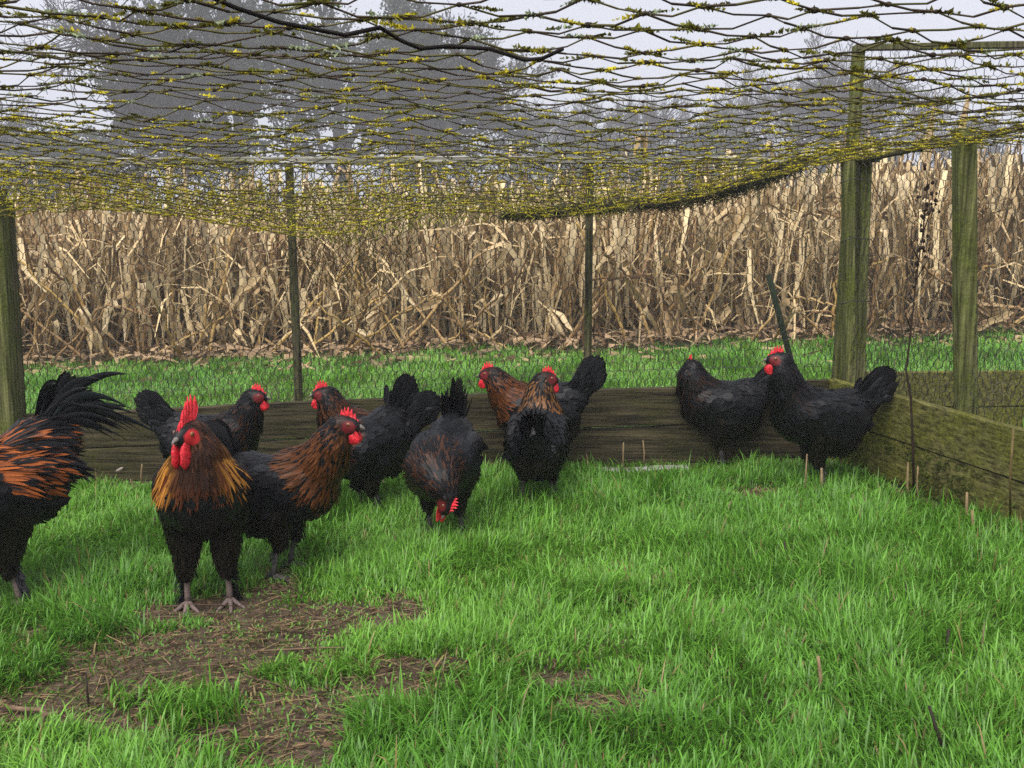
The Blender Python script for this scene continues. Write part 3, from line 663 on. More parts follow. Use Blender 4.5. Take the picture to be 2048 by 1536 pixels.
def blades(x, y, L, wd, lean, az, base_c, tip_c):
    n = len(x); P = np.stack([x, y, gz(x, y)-.004], 1); d = np.stack([np.cos(az), np.sin(az), 0*az], 1); s_ = np.stack([-np.sin(az), np.cos(az), 0*az], 1)*wd[:, None]/2
    V = []; C = []
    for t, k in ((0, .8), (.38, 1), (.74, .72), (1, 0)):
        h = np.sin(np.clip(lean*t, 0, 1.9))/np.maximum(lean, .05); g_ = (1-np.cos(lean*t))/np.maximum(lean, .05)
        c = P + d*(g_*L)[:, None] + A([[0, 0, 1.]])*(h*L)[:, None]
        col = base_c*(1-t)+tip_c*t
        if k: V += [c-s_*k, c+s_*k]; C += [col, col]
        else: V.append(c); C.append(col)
    V = np.stack(V, 1).reshape(-1, 3); C = np.stack(C, 1).reshape(-1, 3)
    Q = (np.arange(n)[:, None, None]*7+A([[0, 1, 3, 2], [2, 3, 5, 4]])[None]).reshape(-1, 4)
    T = (np.arange(n)[:, None]*7+A([[4, 5, 6]])).reshape(-1, 3)
    return V, [Q, T], C
RG = np.random.default_rng(5)
def sow(n, x0, x1, y0, y1, Lm, wm, density, name, label, short=1.0, margin=.3):
    x = RG.uniform(x0, x1, n); y = RG.uniform(y0, y1, n)
    ok = (np.abs(x) < .56*y+margin) & density(x, y); x, y = x[ok], y[ok]; n = len(x)
    m = lush(x, y) if y1 < 4.1 else np.clip((FY+.15-y)/.5+ (vn(x, y, 3, 8)-.5)*1.2, .25, 1)
    ok = RG.random(n) < .36+.64*m; x, y, m = x[ok], y[ok], m[ok]; n = len(x)
    tuft = vn(x, y, 5.5, 5); fine = vn(x, y, 17, 6)
    L = Lm*(.45+.85*tuft+.35*(fine-.5))*RG.uniform(.55, 1.35, n)*np.where(RG.random(n) < .12, 1.6, 1)*(.30+.70*m)*short
    az = 2*pi*vn(x, y, 2.6, 7)*1.6 + RG.normal(0, 1.3, n)
    lean = np.clip(RG.normal(1.2, .6, n)+(1-m)*.55+(fine-.5)*.5, .05, 2.0)
    g = RG.random((n, 1)); hue = np.clip(vn(x, y, 1.7, 9)[:, None]*.7+.3*g, 0, 1)
    c = A([[.078, .225, .020]])*(1-hue)+A([[.17, .37, .038]])*hue; c = c*RG.uniform(.6, 1.35, (n, 1))
    dead = RG.random((n, 1)) < (.03+.28*(1-m))[:, None]; c = np.where(dead, A([[.26, .19, .075]])*RG.uniform(.5, 1.2, (n, 1)), c)
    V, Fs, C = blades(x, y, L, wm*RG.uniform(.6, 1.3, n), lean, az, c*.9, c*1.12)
    o = M(name, V, Fs, MAT['grass'], None, C, True, 'stuff'); tag(o, label, 'grass'); return o
inside = lambda x, y: (x < CORNER[0]+(CORNER[1]-y)*.29-.03) & (y < 4.09)
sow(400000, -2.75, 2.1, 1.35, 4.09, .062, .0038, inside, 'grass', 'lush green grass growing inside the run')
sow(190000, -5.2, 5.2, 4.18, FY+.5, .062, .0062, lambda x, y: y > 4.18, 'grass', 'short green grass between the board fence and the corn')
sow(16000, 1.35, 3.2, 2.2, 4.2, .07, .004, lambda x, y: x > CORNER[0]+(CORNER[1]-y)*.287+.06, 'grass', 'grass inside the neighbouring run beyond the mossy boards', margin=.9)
# straw and broken stems on the worn ground
bag = Bag(); n = 5200; x = RG.uniform(-2.3, 1.7, n*6); y = RG.uniform(1.4, 3.9, n*6); ok = (RG.random(n*6) < (1.02-lush(x, y))**1.5) & inside(x, y); x, y = x[ok][:n], y[ok][:n]; n = len(x)
an = RG.normal(.1, .8, n); L = RG.uniform(.012, .06, n)*RG.uniform(.5, 1.6, n); d = np.stack([np.cos(an), np.sin(an), RG.normal(.05, .16, n)], 1)*L[:, None]; P = np.stack([x, y, gz(x, y)+RG.uniform(.002, .014, n)], 1)
Vv, Q = tubes(P-d/2, P+d/2, RG.uniform(.0006, .0016, n), None, 3); cc = np.where(RG.random((n, 1)) < .5, A([[.06, .037, .022]]), A([[.22, .15, .08]]))*RG.uniform(.5, 1.5, (n, 1))
cb_ = Bag(); RC = random.Random(6)
for i in range(0, n, 5):
    r_ = RC.uniform(.003, .010); cb_.add(*ball((x[i]+RC.gauss(0, .02), y[i]+RC.gauss(0, .02), float(gz(x[i], y[i]))+r_*.3), A([r_*RC.uniform(.8, 1.6), r_, r_*.7]), 6, 4), C=A([.09, .056, .034])*RC.uniform(.4, 1.6))
o = cb_.make('soil_clods', MAT['bark'], None, False, 'stuff'); tag(o, 'crumbly little clods of scratched earth on the worn ground', 'soil')
o = Bag().add(Vv, Q, np.repeat(cc, 6, 0)).make('straw_litter', MAT['dry'], None, True, 'stuff'); tag(o, 'scattered straw and broken stems on the worn bare earth', 'litter')
# ------------------------------------------------------------------ birds
def rotY(a):  # pitch, breast up for positive a
    return A([[cos(a), 0, -sin(a)], [0, 1, 0], [sin(a), 0, cos(a)]])
def surface_nets(fn, lo, hi, h):
    gx = [np.arange(a, b_+h, h) for a, b_ in zip(lo, hi)]
    G = np.stack(np.meshgrid(*gx, indexing='ij'), -1); S = G.shape[:3]
    Fv = fn(G.reshape(-1, 3)).reshape(S); neg = Fv < 0
    acc = np.zeros((S[0]-1, S[1]-1, S[2]-1, 3)); cnt = np.zeros((S[0]-1, S[1]-1, S[2]-1))
    cor = [(i, j, k) for i in (0, 1) for j in (0, 1) for k in (0, 1)]
    def sub(Aa, c): return Aa[c[0]:S[0]-1+c[0], c[1]:S[1]-1+c[1], c[2]:S[2]-1+c[2]]
    for a in cor:
        for ax in range(3):
            if a[ax]: continue
            b_ = list(a); b_[ax] = 1; fa, fb = sub(Fv, a), sub(Fv, b_); mk = (fa < 0) != (fb < 0)
            t = np.where(mk, fa/np.where(mk, fa-fb, 1), 0)
            p = np.zeros(fa.shape+(3,)); p[...] = a; p[..., ax] += t
            acc += p*mk[..., None]; cnt += mk
    act = cnt > 0; idx = -np.ones(act.shape, int); idx[act] = np.arange(act.sum()); cell = np.argwhere(act)
    V = (cell + acc[act]/cnt[act][:, None])*h + A([g[0] for g in gx])
    Qs = []
    for ax in range(3):
        u, v = (ax+1) % 3, (ax+2) % 3; sl0 = [slice(None)]*3; sl1 = [slice(None)]*3; sl0[ax] = slice(0, -1); sl1[ax] = slice(1, None)
        ed = np.argwhere(neg[tuple(sl0)] != neg[tuple(sl1)])
        ed = ed[(ed[:, u] > 0) & (ed[:, v] > 0) & (ed[:, u] < S[u]-1) & (ed[:, v] < S[v]-1)]
        fl = neg[tuple(ed.T)]
        def cid(du, dv):
            e = ed.copy(); e[:, u] -= du; e[:, v] -= dv; return idx[tuple(e.T)]
        q = np.stack([cid(1, 1), cid(0, 1), cid(0, 0), cid(1, 0)], 1); q[~fl] = q[~fl][:, ::-1]; Qs.append(q)
    return V, np.concatenate(Qs)
class Prim:
    def __init__(s, reg, kind, flow, **k): s.reg = reg; s.kind = kind; s.flow = norm(flow); s.__dict__.update(k)
    def d(s, P):
        if s.kind == 'ell':
            q = (P-s.c) @ s.R; k0 = np.linalg.norm(q/s.r, axis=1); k1 = np.linalg.norm(q/(s.r*s.r), axis=1)
            return k0*(k0-1)/np.maximum(k1, 1e-6)
        ab = s.b-s.a; t = np.clip(((P-s.a) @ ab)/np.dot(ab, ab), 0, 1)
        return np.linalg.norm(P-s.a-t[:, None]*ab, axis=1) - (s.ra+(s.rb-s.ra)*t)
def smin(a, b_, k):
    h = np.clip(.5+.5*(b_-a)/k, 0, 1); return b_*(1-h)+a*h-k*h*(1-h)
def feathers(P, Nn, T, L, W, lift, col, tipcol, RR, pointed=False, droop=0.0):
    n = len(P); S = norm(np.cross(Nn, T)); V = []; C = []
    prof = ((0, .35, -.002), (.42, 1.0, .40), (.80, .72 if pointed else .95, .80), (1.0, 0, .86))
    for t, k, hh in prof:
        c = P + T*(L*t)[:, None] + Nn*(lift*L*hh + .0008)[:, None] - A([[0, 0, 1.]])*(droop*L*t*t)[:, None] if not np.isscalar(droop) else P + T*(L*t)[:, None] + Nn*(lift*L*hh+.0008)[:, None] - A([[0, 0, 1.]])*(droop*L*t*t)[:, None]
        cc = col*(1-t)+tipcol*t
        if k: V += [c-S*(W*k/2)[:, None], c+Nn*(W*.10*k)[:, None], c+S*(W*k/2)[:, None]]; C += [cc]*3
        else: V += [c]; C += [cc]
    V = np.stack(V, 1).reshape(-1, 3); C = np.stack(C, 1).reshape(-1, 3)
    q = A([[0, 1, 4, 3], [1, 2, 5, 4], [3, 4, 7, 6], [4, 5, 8, 7]])[:, ::-1]; t3 = A([[6, 7, 9], [7, 8, 9]])[:, ::-1]
    o = np.arange(n)[:, None, None]*10
    Nv = np.repeat(norm(Nn + T*.25 + np.cross(Nn, T)*RR.normal(0, .12, (n, 1)) + RR.normal(0, .05, (n, 3))), 10, 0)
    return V, [(o+q[None]).reshape(-1, 4), (o+t3[None]).reshape(-1, 3)], C, Nv
def quill(base, d, up, L, W, bend, n=7, sweep=0.0, tip=.35, camber=.12):     # one large feather: curved ribbon with a raised shaft
    d = norm(d); up = norm(up-d*np.dot(up, d)); s = np.cross(d, up); V = []
    for i in range(n):
        t = i/(n-1); p = base + d*L*t - up*bend*L*t*t + s*sweep*L*t*t
        k = (min(1, .35+t*3)*(1 if t < .72 else math.sqrt(max(0, 1-((t-.72)/.28)**2))*(1-tip)+tip*(1-(t-.72)/.28)))
        V += [p-s*W/2*k-up*W*camber*k, p+up*.0012, p+s*W/2*k-up*W*camber*k]
    q = [[i*3+j, i*3+j+1, i*3+j+4, i*3+j+3] for i in range(n-1) for j in (0, 1)]
    return A(V), A(q)

BLACK = A([.0045, .0045, .0058]); FLUFF = A([.0085, .0062, .0045])
def make_bird(name, label, cat, foot, yaw, sc_, pitch=0.0, neck=None, head_dir=(1, 0, 0), head_up=None, bodyz=None, tail=50, copper=(.20, .062, .016), cw=.6, rooster=False, stride=.0, comb_h=1.0, seed=1, group=None, tail_len=1.0, puff=0.0, spread=1.0, grey=0.0, headless=False, tail_n=9, saddle=None, collar=0.0, skew=None):
    RR = np.random.default_rng(seed); Rn = random.Random(seed)
    g = onground(*foot) if len(foot) == 2 else A(foot)
    root = empty(name, g, yaw); tag(root, label, cat, group)
    bz = bodyz or ((.345 if rooster == 1 else .31) if rooster else .262); Rt = rotY(rad(pitch)); c0 = A([0, 0, bz])
    W = lambda p: Rt @ A(p) + c0
    k_ = 1.06 if rooster == 1 else (1.14 if rooster else 1.0)
    pr = []
    tf = Rt @ A([-1, 0, -.18])
    def ell(reg, c, r, fl=tf): pr.append(Prim(reg, 'ell', fl, c=W(A(c)*k_), r=A(r)*k_, R=Rt))
    def cone(reg, a, b_, ra, rb, fl): pr.append(Prim(reg, 'cone', fl, a=A(a), b=A(b_), ra=ra, rb=rb))
    ell('torso', (0, 0, 0), (.135, .096 if not rooster else .098, .095)); ell('torso', (.078, 0, -.008), (.075, .083 if not rooster else .088, .088))
    ell('fluff', (-.065, 0, -.045), (.088, .092, .072) if not rooster else (.075, .07, .055), Rt @ A([-.5, 0, -1])); ell('torso', (-.10, 0, .05), (.075, .06, .055))
    tb = W(A([-.165, 0, .10])*k_); cone('torso', W(A([-.10, 0, .055])*k_), tb, .05*k_, .024*k_, tf)
    for s in (-1, 1):
        ell('wing', (-.02, s*.078, .012), (.118, .03, .06), Rt @ A([-1, 0, -.12]))
    hipx = 0.0
    feet = []
    for s in (-1, 1):
        fx = (stride*s); hz = .118*k_ if not rooster else .125
        th = A([fx*.5+.012, s*.052*k_*spread, hz]); hip = A([0.0, s*.05*k_, bz-.055]); feet.append((A([fx, s*.055*k_*spread, 0]), th))
        cone('thigh', hip, th, .052*k_ if not rooster else .062, .020*k_ if not rooster else .024, (0, 0, -1.))
    if neck is None: neck = [(.085, 0, .285), (.125, 0, .335), (.145, 0, .385), (.15, 0, .425)]
    neck = [A(p) for p in neck]; nr = [.078, .054, .037, .026] if not rooster else [.094, .073, .050, .033]
    nr = [r*(1+puff*(1 if 0 < i < 3 else .3)) for i, r in enumerate(nr)]
    if rooster: cone('torso', c0+A([.05, 0, .0]), neck[0], .092, nr[0], A([0, 0, -1.]))
    for i in range(3): cone('neck', neck[i], neck[i+1], nr[i], nr[i+1], neck[i]-neck[i+1])
    hd = norm(A(head_dir)); hc = neck[3]+hd*(.020 if not rooster else .030)+A([0, 0, .004]); hk = 1.32 if rooster else 1.08
    hu = norm(A([0, 0, 1.])-hd*hd[2]) if abs(hd[2]) < .9 else norm(A([1., 0, 0])-hd*hd[0]); hu = hu if head_up is None else norm(A(head_up)-hd*np.dot(A(head_up), hd)); hl = np.cross(hu, hd); HR = np.stack([hd, hl, hu], 1)
    pr.append(Prim('head', 'ell', -hd, c=hc, r=A([.034, .0215, .0245])*hk, R=HR))
    pr.append(Prim('head', 'ell', -hd, c=hc+hd*.018*hk-hu*.004, r=A([.022, .014, .015])*hk, R=HR))
    def sdf(P):
        d = None
        for p in pr:
            q = p.d(P); kk = {'torso': .045, 'fluff': .04, 'wing': .018, 'thigh': .03, 'neck': .04 if not rooster else .03, 'head': .018}[p.reg]
            d = q if d is None else smin(d, q, kk)
        return d + .0025*np.sin(P[:, 0]*60+seed)*np.sin(P[:, 1]*70)*np.sin(P[:, 2]*55)
    pts = np.concatenate([[p.c-p.r.max(), p.c+p.r.max()] if p.kind == 'ell' else [p.a-p.ra, p.a+p.ra, p.b-p.rb, p.b+p.rb] for p in pr])
    V, Q = surface_nets(sdf, pts.min(0)-.02, pts.max(0)+.02, .0065)
    def grad(P):
        e = .002; return norm(np.stack([sdf(P+e*A(a))-sdf(P-e*A(a)) for a in ((1, 0, 0), (0, 1, 0), (0, 0, 1))], 1))
    nrm = grad(V)
    regs = ('torso', 'fluff', 'wing', 'thigh', 'neck', 'head')
    def weights(P):
        D = np.stack([p.d(P) for p in pr], 1); Wt = np.exp(-np.clip(D-D.min(1, keepdims=True), 0, .2)/.010); Wt /= Wt.sum(1, keepdims=True)
        return {r: Wt[:, [i for i, p in enumerate(pr) if p.reg == r]].sum(1) for r in regs}, Wt @ np.stack([p.flow for p in pr])
    wv, _ = weights(V)
    copper = A(copper)
    # body colours
    bc = np.tile(BLACK, (len(V), 1)); bc = bc*(1-wv['fluff'][:, None]*.6)+FLUFF*wv['fluff'][:, None]*.6
    bc = bc*(1-wv['neck'][:, None]*cw)+copper*.45*wv['neck'][:, None]*cw
    eyep = [hc+hd*.012*hk+hu*.005*hk+hl*s*.020*hk for s in (-1, 1)]
    fm = np.zeros(len(V))
    for e in eyep:
        q = (V-(e-hu*.006*hk+hd*.002)) @ HR; fm = np.maximum(fm, np.clip(1.25-np.sqrt((q[:, 0]/(.016*hk))**2+(q[:, 2]/(.014*hk))**2+(q[:, 1]/.016)**2), 0, .25)/.25)
    headv = wv['head'] > .35
    bc = np.where((headv & (fm > .2))[:, None], A([.13, .012, .014])*(.2+.8*fm[:, None]) if not rooster else A([.5, .02, .025])[None]*(.4+.6*fm[:, None]), bc)
    def fin(bag, nm, mat, parent=root, kind=None, smooth=True):
        bag.V = [v*sc_ for v in bag.V]
        if skew is not None: pass
        return bag.make(nm, mat, parent, smooth, kind)
    body = fin(Bag().add(V, Q, bc), 'body', MAT['feather'])
    # plumage
    tri = np.concatenate([Q[:, :3], Q[:, [0, 2, 3]]]); ar = np.linalg.norm(np.cross(V[tri[:, 1]]-V[tri[:, 0]], V[tri[:, 2]]-V[tri[:, 0]]), axis=1)
    def sample(n, cell):
        t = tri[RR.choice(len(tri), n, p=ar/ar.sum())]; a, b_ = RR.random((2, n)); sw = a+b_ > 1; a[sw], b_[sw] = 1-a[sw], 1-b_[sw]
        P = V[t[:, 0]]+(V[t[:, 1]]-V[t[:, 0]])*a[:, None]+(V[t[:, 2]]-V[t[:, 0]])*b_[:, None]
        key = np.floor(P/cell).astype(int); _, ix = np.unique(key, axis=0, return_index=True); return P[ix]
    P = sample(26000, .0082); Nn = grad(P); wt, fl = weights(P)
    T = norm(fl-Nn*(fl*Nn).sum(1, keepdims=True)); T = norm(T+np.cross(Nn, T)*RR.normal(0, .12, (len(P), 1)))
    lat = np.abs(P[:, 1])
    bags = {}
    def emit(key, nm, sel, L, W_, lift, col, tip, pointed=False, droop=0.0):
        if sel.sum() == 0: return
        n = sel.sum(); j = RR.uniform(.75, 1.25, n)
        bags.setdefault(nm, Bag()).add(*feathers(P[sel], Nn[sel], T[sel], L*j, W_*j, np.full(n, lift)*RR.uniform(.5, 1.5, n), col, tip, RR, pointed, droop))
    reg = np.argmax(np.stack([wt[r] for r in regs], 1), 1); reg = np.where((wt['neck'] > .28) & (wt['head'] < .5), 4, reg)
    sheen = A([.006, .0065, .0085])*(1+grey)  # bluish sky sheen put into the feather tip colour; grey strengthens it
    def blk(n, k=1.0, tip=1.0): b_ = BLACK*RR.uniform(.7, 1.3, (n, 1))*k; return b_, (b_+sheen*RR.uniform(.1, .8, (n, 1))*.5)*tip
    s = (reg == 0); emit(0, 'plumage', s & (RR.random(len(P)) < .55), .034*k_, .019*k_, .16, *blk((s & True).sum())) if False else None
    qs = (P-c0) @ Rt; smask = (np.zeros(len(P), bool) if saddle is None else (reg != 4) & (reg != 5) & (qs[:, 2]/k_ > .005) & (qs[:, 0]/k_ < .05) & (qs[:, 0]/k_ > -.17))
    for r, nm, frac, L, W_, lift in ((0, 'plumage', .6, .034, .016, .08), (2, 'wing', .42, .044, .021, .06), (1, 'fluff', .9, .030, .008, .42), (3, 'fluff', .8, .026, .008, .30)):
        s = (reg == r) & (RR.random(len(P)) < frac) & ~smask; n = s.sum()
        if n == 0: continue
        if r in (1, 3): c = FLUFF*RR.uniform(.35, 1.3, (n, 1)); t = c*1.6+A([.008, .006, .004])*RR.random((n, 1))
        else: c, t = blk(n)
        if r in (0,) and cw > 0 and not rooster:
            q = np.linalg.norm(P[s]-neck[0], axis=1); pick = RR.random(n) < np.clip(1.35-q/.085, 0, .7)*cw*collar
            t = np.where(pick[:, None], copper*RR.uniform(.3, .9, (n, 1)), t)
        emit(r, nm, s, L*k_, W_*k_, lift, c, t, r in (1, 3))
    wat = hc+hd*.016*hk-hu*.03*hk
    s = (reg == 4) & (np.linalg.norm(P-wat, axis=1) > (.030 if not rooster else .019)*hk); n = s.sum()
    tt = np.zeros(len(P)); axis = [(neck[i], neck[i+1]) for i in range(3)]
    seg = np.stack([np.linalg.norm(P-(a+b_)/2, axis=1) for a, b_ in axis], 1); kk = np.argmin(seg, 1)
    for i, (a, b_) in enumerate(axis): m_ = kk == i; tt[m_] = (i+np.clip(((P[m_]-a) @ (b_-a))/np.dot(b_-a, b_-a), 0, 1))/3       # 0 base .. 1 head
    if rooster:
        q = P[s]; side_ = np.clip((np.abs(q[:, 1])-.034)/.045, 0, 1); frontal = np.clip((q[:, 0]-neck[1][0]*.55)/.06, 0, 1)*(1-side_)
        low = 1-tt[s]; gold = (A([.55, .235, .038])*RR.uniform(.6, 1.35, (n, 1))); red = A([.13, .030, .008])*RR.uniform(.4, 1.3, (n, 1)); dark = A([.020, .009, .006])*RR.uniform(.5, 2.2, (n, 1))
        if rooster == 2: gold = red*.6; red = dark*1.4
        gk = (np.clip(side_*1.4*np.interp(low, [0, .25, .5, .72, .9, 1], [.05, .3, 1, .95, .35, .05]), 0, 1)*(RR.random(n) < .86))[:, None]
        c = red*(1-gk)+gold*gk; c = c*(1-frontal[:, None]*.93)+dark*frontal[:, None]*.93
        tipc = np.where(low[:, None] > .55, c*.55+red*.5, c); L = np.interp(tt[s], [0, .5, 1], [.062, .070, .022]); L = L*(1-.35*frontal); w_ = np.full(n, .0078)
        bags.setdefault('hackle', Bag()).add(*feathers(P[s], Nn[s], T[s], L*RR.uniform(.8, 1.25, n), w_, np.full(n, .05)*RR.uniform(.2, 1.6, n), c*.8, tipc, RR, True, .16))
    else:
        pick = RR.random(n) < cw*np.interp(tt[s], [0, .35, .75, 1], [.85, 1, .75, .15])
        c = np.where(pick[:, None], copper*RR.uniform(.45, 1.15, (n, 1)), BLACK*RR.uniform(.6, 1.6, (n, 1)))
        L = np.interp(tt[s], [0, .5, 1], [.042, .036, .014])
        bags.setdefault('hackle', Bag()).add(*feathers(P[s], Nn[s], T[s], L*RR.uniform(.8, 1.25, n), np.full(n, .0072), np.full(n, .14)*RR.uniform(.3, 1.6, n), c*.6, c*1.05, RR, True))
    if saddle is not None:
        q = (P-c0) @ Rt; s = smask & (RR.random(len(P)) < .9); n = s.sum()
        pk = RR.random((n, 1)) < .62*np.clip((.12+q[s, 0:1]/k_)/.1, .1, 1)
        c = np.where(pk, A(saddle)*RR.uniform(.25, 1.3, (n, 1)), BLACK*RR.uniform(.6, 2, (n, 1)))
        bags.setdefault('saddle', Bag()).add(*feathers(P[s], Nn[s], (lambda q: norm(q-Nn[s]*np.minimum(0, (q*Nn[s]).sum(1, keepdims=True))))(T[s]-A([[0, 0, .35]])), RR.uniform(.06, .10, n), np.full(n, .0085), np.full(n, .06)*RR.uniform(.3, 1.6, n), c*.5, c, RR, True, .1))
    s = (reg == 5) & (RR.random(len(P)) < .8); q = np.zeros(len(P))
    for e in eyep: q = np.maximum(q, ((np.linalg.norm(P-e, axis=1) < .019*hk)).astype(float))
    fr = ((P-hc) @ hd) > .022*hk; s = s & (q < .5) & ~fr & (np.linalg.norm(P-(hc-hu*.02), axis=1) > .014); n = s.sum()
    if n: emit(5, 'hackle', s, .010, .004, .2, BLACK*RR.uniform(.5, 2, (n, 1)), (copper*.3*cw+BLACK)*RR.uniform(.5, 1.5, (n, 1)), True)
    for nm, bg_ in bags.items():
        if nm == 'wing':                     # closed flight feathers along each side
            for sd_ in (-1, 1):
                for i in range(8):
                    b0 = W(A([.035-.012*i, sd_*(.102-.0012*i), .02-.010*i])*k_); tipp = W(A([-.165+.004*i, sd_*(.066), .055-.018*i])*k_); d = tipp-b0
                    v, f = quill(b0, d, A([0, sd_*1., .25]), np.linalg.norm(d), .030*k_, .04, 7); bg_.add(v, f, BLACK*Rn.uniform(.6, 1.6)+sheen*.2)
        fin(bg_, nm, MAT['feather'], root, 'stuff' if nm in ('plumage', 'fluff') else None)
    # tail
    tl = Bag(); ta = rad(tail); back_ = A([-1., 0, 0])
    if not rooster or rooster == 2 and False:
        for sd_ in (-1, 1):
            for i in range(tail_n):
                f = i/(tail_n-1); a = ta+rad(32)*(f-.62)+rad(pitch)*.0; d = A([-cos(a), sd_*(.015+.10*(1-f)), sin(a)])
                b0 = tb + Rt @ (A([.02-.035*(1-f)*.2, sd_*.010, -.02+.022*f])*k_)
                v, q_ = quill(b0-norm(d)*.035, d, A([-.10, sd_*1., .15*(1-f)]), (.145+.035*sin(f*2.6))*tail_len, .057, .03, 7, sweep=Rn.uniform(-.05, .05), tip=.15); tl.add(v, q_, BLACK*Rn.uniform(.6, 1.4)+sheen*.12)
            for i in range(34):              # coverts cushioning the tail base
                f = Rn.random(); a = ta+rad(36)*(f-.62)+Rn.gauss(0, .08); d = A([-cos(a), sd_*Rn.uniform(.05, .42), sin(a)])
                b0 = tb+A([Rn.uniform(-.005, .05), sd_*Rn.uniform(.008, .034), Rn.uniform(-.035, .022)])*k_
                v, q_ = quill(b0, d, A([-.15, sd_*1., .25]), Rn.uniform(.05, .095), Rn.uniform(.018, .026), .06, 5); tl.add(v, q_, BLACK*Rn.uniform(.6, 1.5)+sheen*Rn.uniform(.1, .7))
    else:
        for sd_ in (-1, 1):
            for i in range(7):
                f = i/6; a = ta+rad(40)*(f-.5); d = A([-cos(a), sd_*(.08+.18*(1-f)), sin(a)]); b0 = tb+A([.0, sd_*.012, -.02+.02*f])
                v, q_ = quill(b0, d, A([-.1, sd_, .2]), .15*tail_len, .042, .10, 8, sweep=-.1*sd_); tl.add(v, q_, BLACK*Rn.uniform(.6, 1.4))
            for i in range(28):              # arching sickles
                a = ta+rad(Rn.uniform(-22, 30)); d = norm(A([-cos(a), sd_*Rn.uniform(.05, .35), sin(a)])); b0 = tb+A([Rn.uniform(-.01, .04), sd_*Rn.uniform(.006, .03), Rn.uniform(-.03, .025)])
                L = Rn.uniform(.16, .30)*tail_len; up = norm(A([cos(pi/2-a)*.9, 0, sin(pi/2-a)*1.0])); n = 11; V_ = []
                sv = A([0., sd_*1., 0]) ; wv_ = Rn.uniform(.018, .034); bend = Rn.uniform(.55, 1.0)
                for j in range(n):
                    t = j/(n-1); p = b0+d*L*t+A([-.18, sd_*.10, -1.05])*bend*L*t*t*.85; k2 = min(1, .3+2.5*t)*(1-t**3)
                    V_ += [p-A([.3, 0, .9])*wv_*.5*k2-sv*.003, p+sv*.002, p+A([.3, 0, .9])*wv_*.5*k2-sv*.003]
                tl.add(A(V_), A([[j*3+m, j*3+m+1, j*3+m+4, j*3+m+3] for j in range(n-1) for m in (0, 1)]), BLACK*Rn.uniform(.6, 1.3)+A([.002, .006, .006])*Rn.random())
    fin(tl, 'tail', MAT['feather'])
    # head furniture
    red = A([.62, .018, .030])
    cb = Bag(); cl, ch = (.058, .044) if not rooster else (.095, .092); ch *= comb_h; n = 37; npk = 6; Vc = []
    for i in range(n):
        s = i/(n-1); x = -.012*hk+cl*s if not rooster else -.038+cl*s; env = (sin(pi*(.10+.86*s))**.55)*(1-.25*s)
        saw = abs(((s*npk) % 1)-.5)*2; hgt = ch*env*(.56+.44*(1-saw)**.8) ; bot = (.018 - .030*max(0, s-.5))*hk
        if rooster and s < .35: bot += (.35-s)*.05
        wob = .0028*sin(s*7+seed)
        for lv, th in ((0, .0042), (.4, .0034), (.8, .002), (1, .0006)):
            for sg in (-1, 1):
                Vc.append(hc+hd*(x - (.006*lv if not rooster else .02*lv))+hu*(bot-.006+hgt*lv)+hl*(sg*th*hk+wob*lv))
    q_ = []
    for i in range(n-1):
        for l_ in range(3):
            for sg in (0, 1):
                a = i*8+l_*2+sg; f = [a, a+8, a+10, a+2]; q_.append(f if sg else f[::-1])
        q_.append([i*8+6, i*8+7, i*8+15, i*8+14])
    q_.append([0, 2, 3, 1]); q_.append([2, 4, 5, 3]); e_ = (n-1)*8; q_ += [[e_+1, e_+3, e_+2, e_], [e_+3, e_+5, e_+4, e_+2]]
    cb.add(A(Vc), A(q_), red); fin(cb, 'comb', MAT['skin'])
    dn = A([0, 0, -1.])
    for s in (-1, 1):
        wl = Bag(); r = A([.018, .006, .023]) if not rooster else A([.022, .009, .042])
        wl.add(*ball((0, 0, 0), r, 12, 9)); v = wl.V[0]; v[:, 0] *= (1 - .35*np.clip(v[:, 2]/r[2], -1, 1)); v[:, 1] += .002*np.sin(v[:, 2]*200+v[:, 0]*150)
        wc = hc+hd*.024*hk-hu*.014*hk+dn*r[2]*.62+hl*s*.010*hk; BX = np.stack([norm(hd*A([1, 1, .2])), hl, -dn], 1); wl.V = [v @ BX.T+wc]; wl.C = [np.broadcast_to(red*.95, v.shape)]
        fin(wl, 'wattle', MAT['skin'])
        el = Bag().add(*ball(hc-hd*.010*hk-hu*.008*hk+hl*s*.0195*hk, A([.006, .003, .009])*hk, 8, 6, HR), C=A([.55, .03, .04])); fin(el, 'earlobe', MAT['skin'])
        ey = Bag().add(*ball(eyep[(s+1)//2]-hl*s*.0002, A([.006, .0035, .006])*hk, 10, 7, HR), C=A([.22, .07, .018])); eo = fin(ey, 'eye', MAT['eye'])
        pu = Bag().add(*ball(eyep[(s+1)//2]+hl*s*.0022, A([.003, .0022, .003])*hk, 8, 6, HR), C=A([.004, .004, .004])); fin(pu, 'pupil', MAT['eye'], eo)
    bk = Bag(); b0 = hc+hd*.030*hk
    bk.add(*path([b0-hd*.004-hu*.001, b0+hd*.008*hk, b0+hd*.017*hk-hu*.003, b0+hd*.0225*hk-hu*.0085*hk], [.0085*hk, .0066*hk, .0036*hk, .0008], 8, .85), C=A([.16, .14, .12]))
    bk.add(*path([b0-hd*.004-hu*.0065*hk, b0+hd*.007*hk-hu*.0075*hk, b0+hd*.015*hk-hu*.0085*hk], [.0055*hk, .004*hk, .001], 8, .7), C=A([.10, .085, .075]))
    fin(bk, 'beak', MAT['leg'])
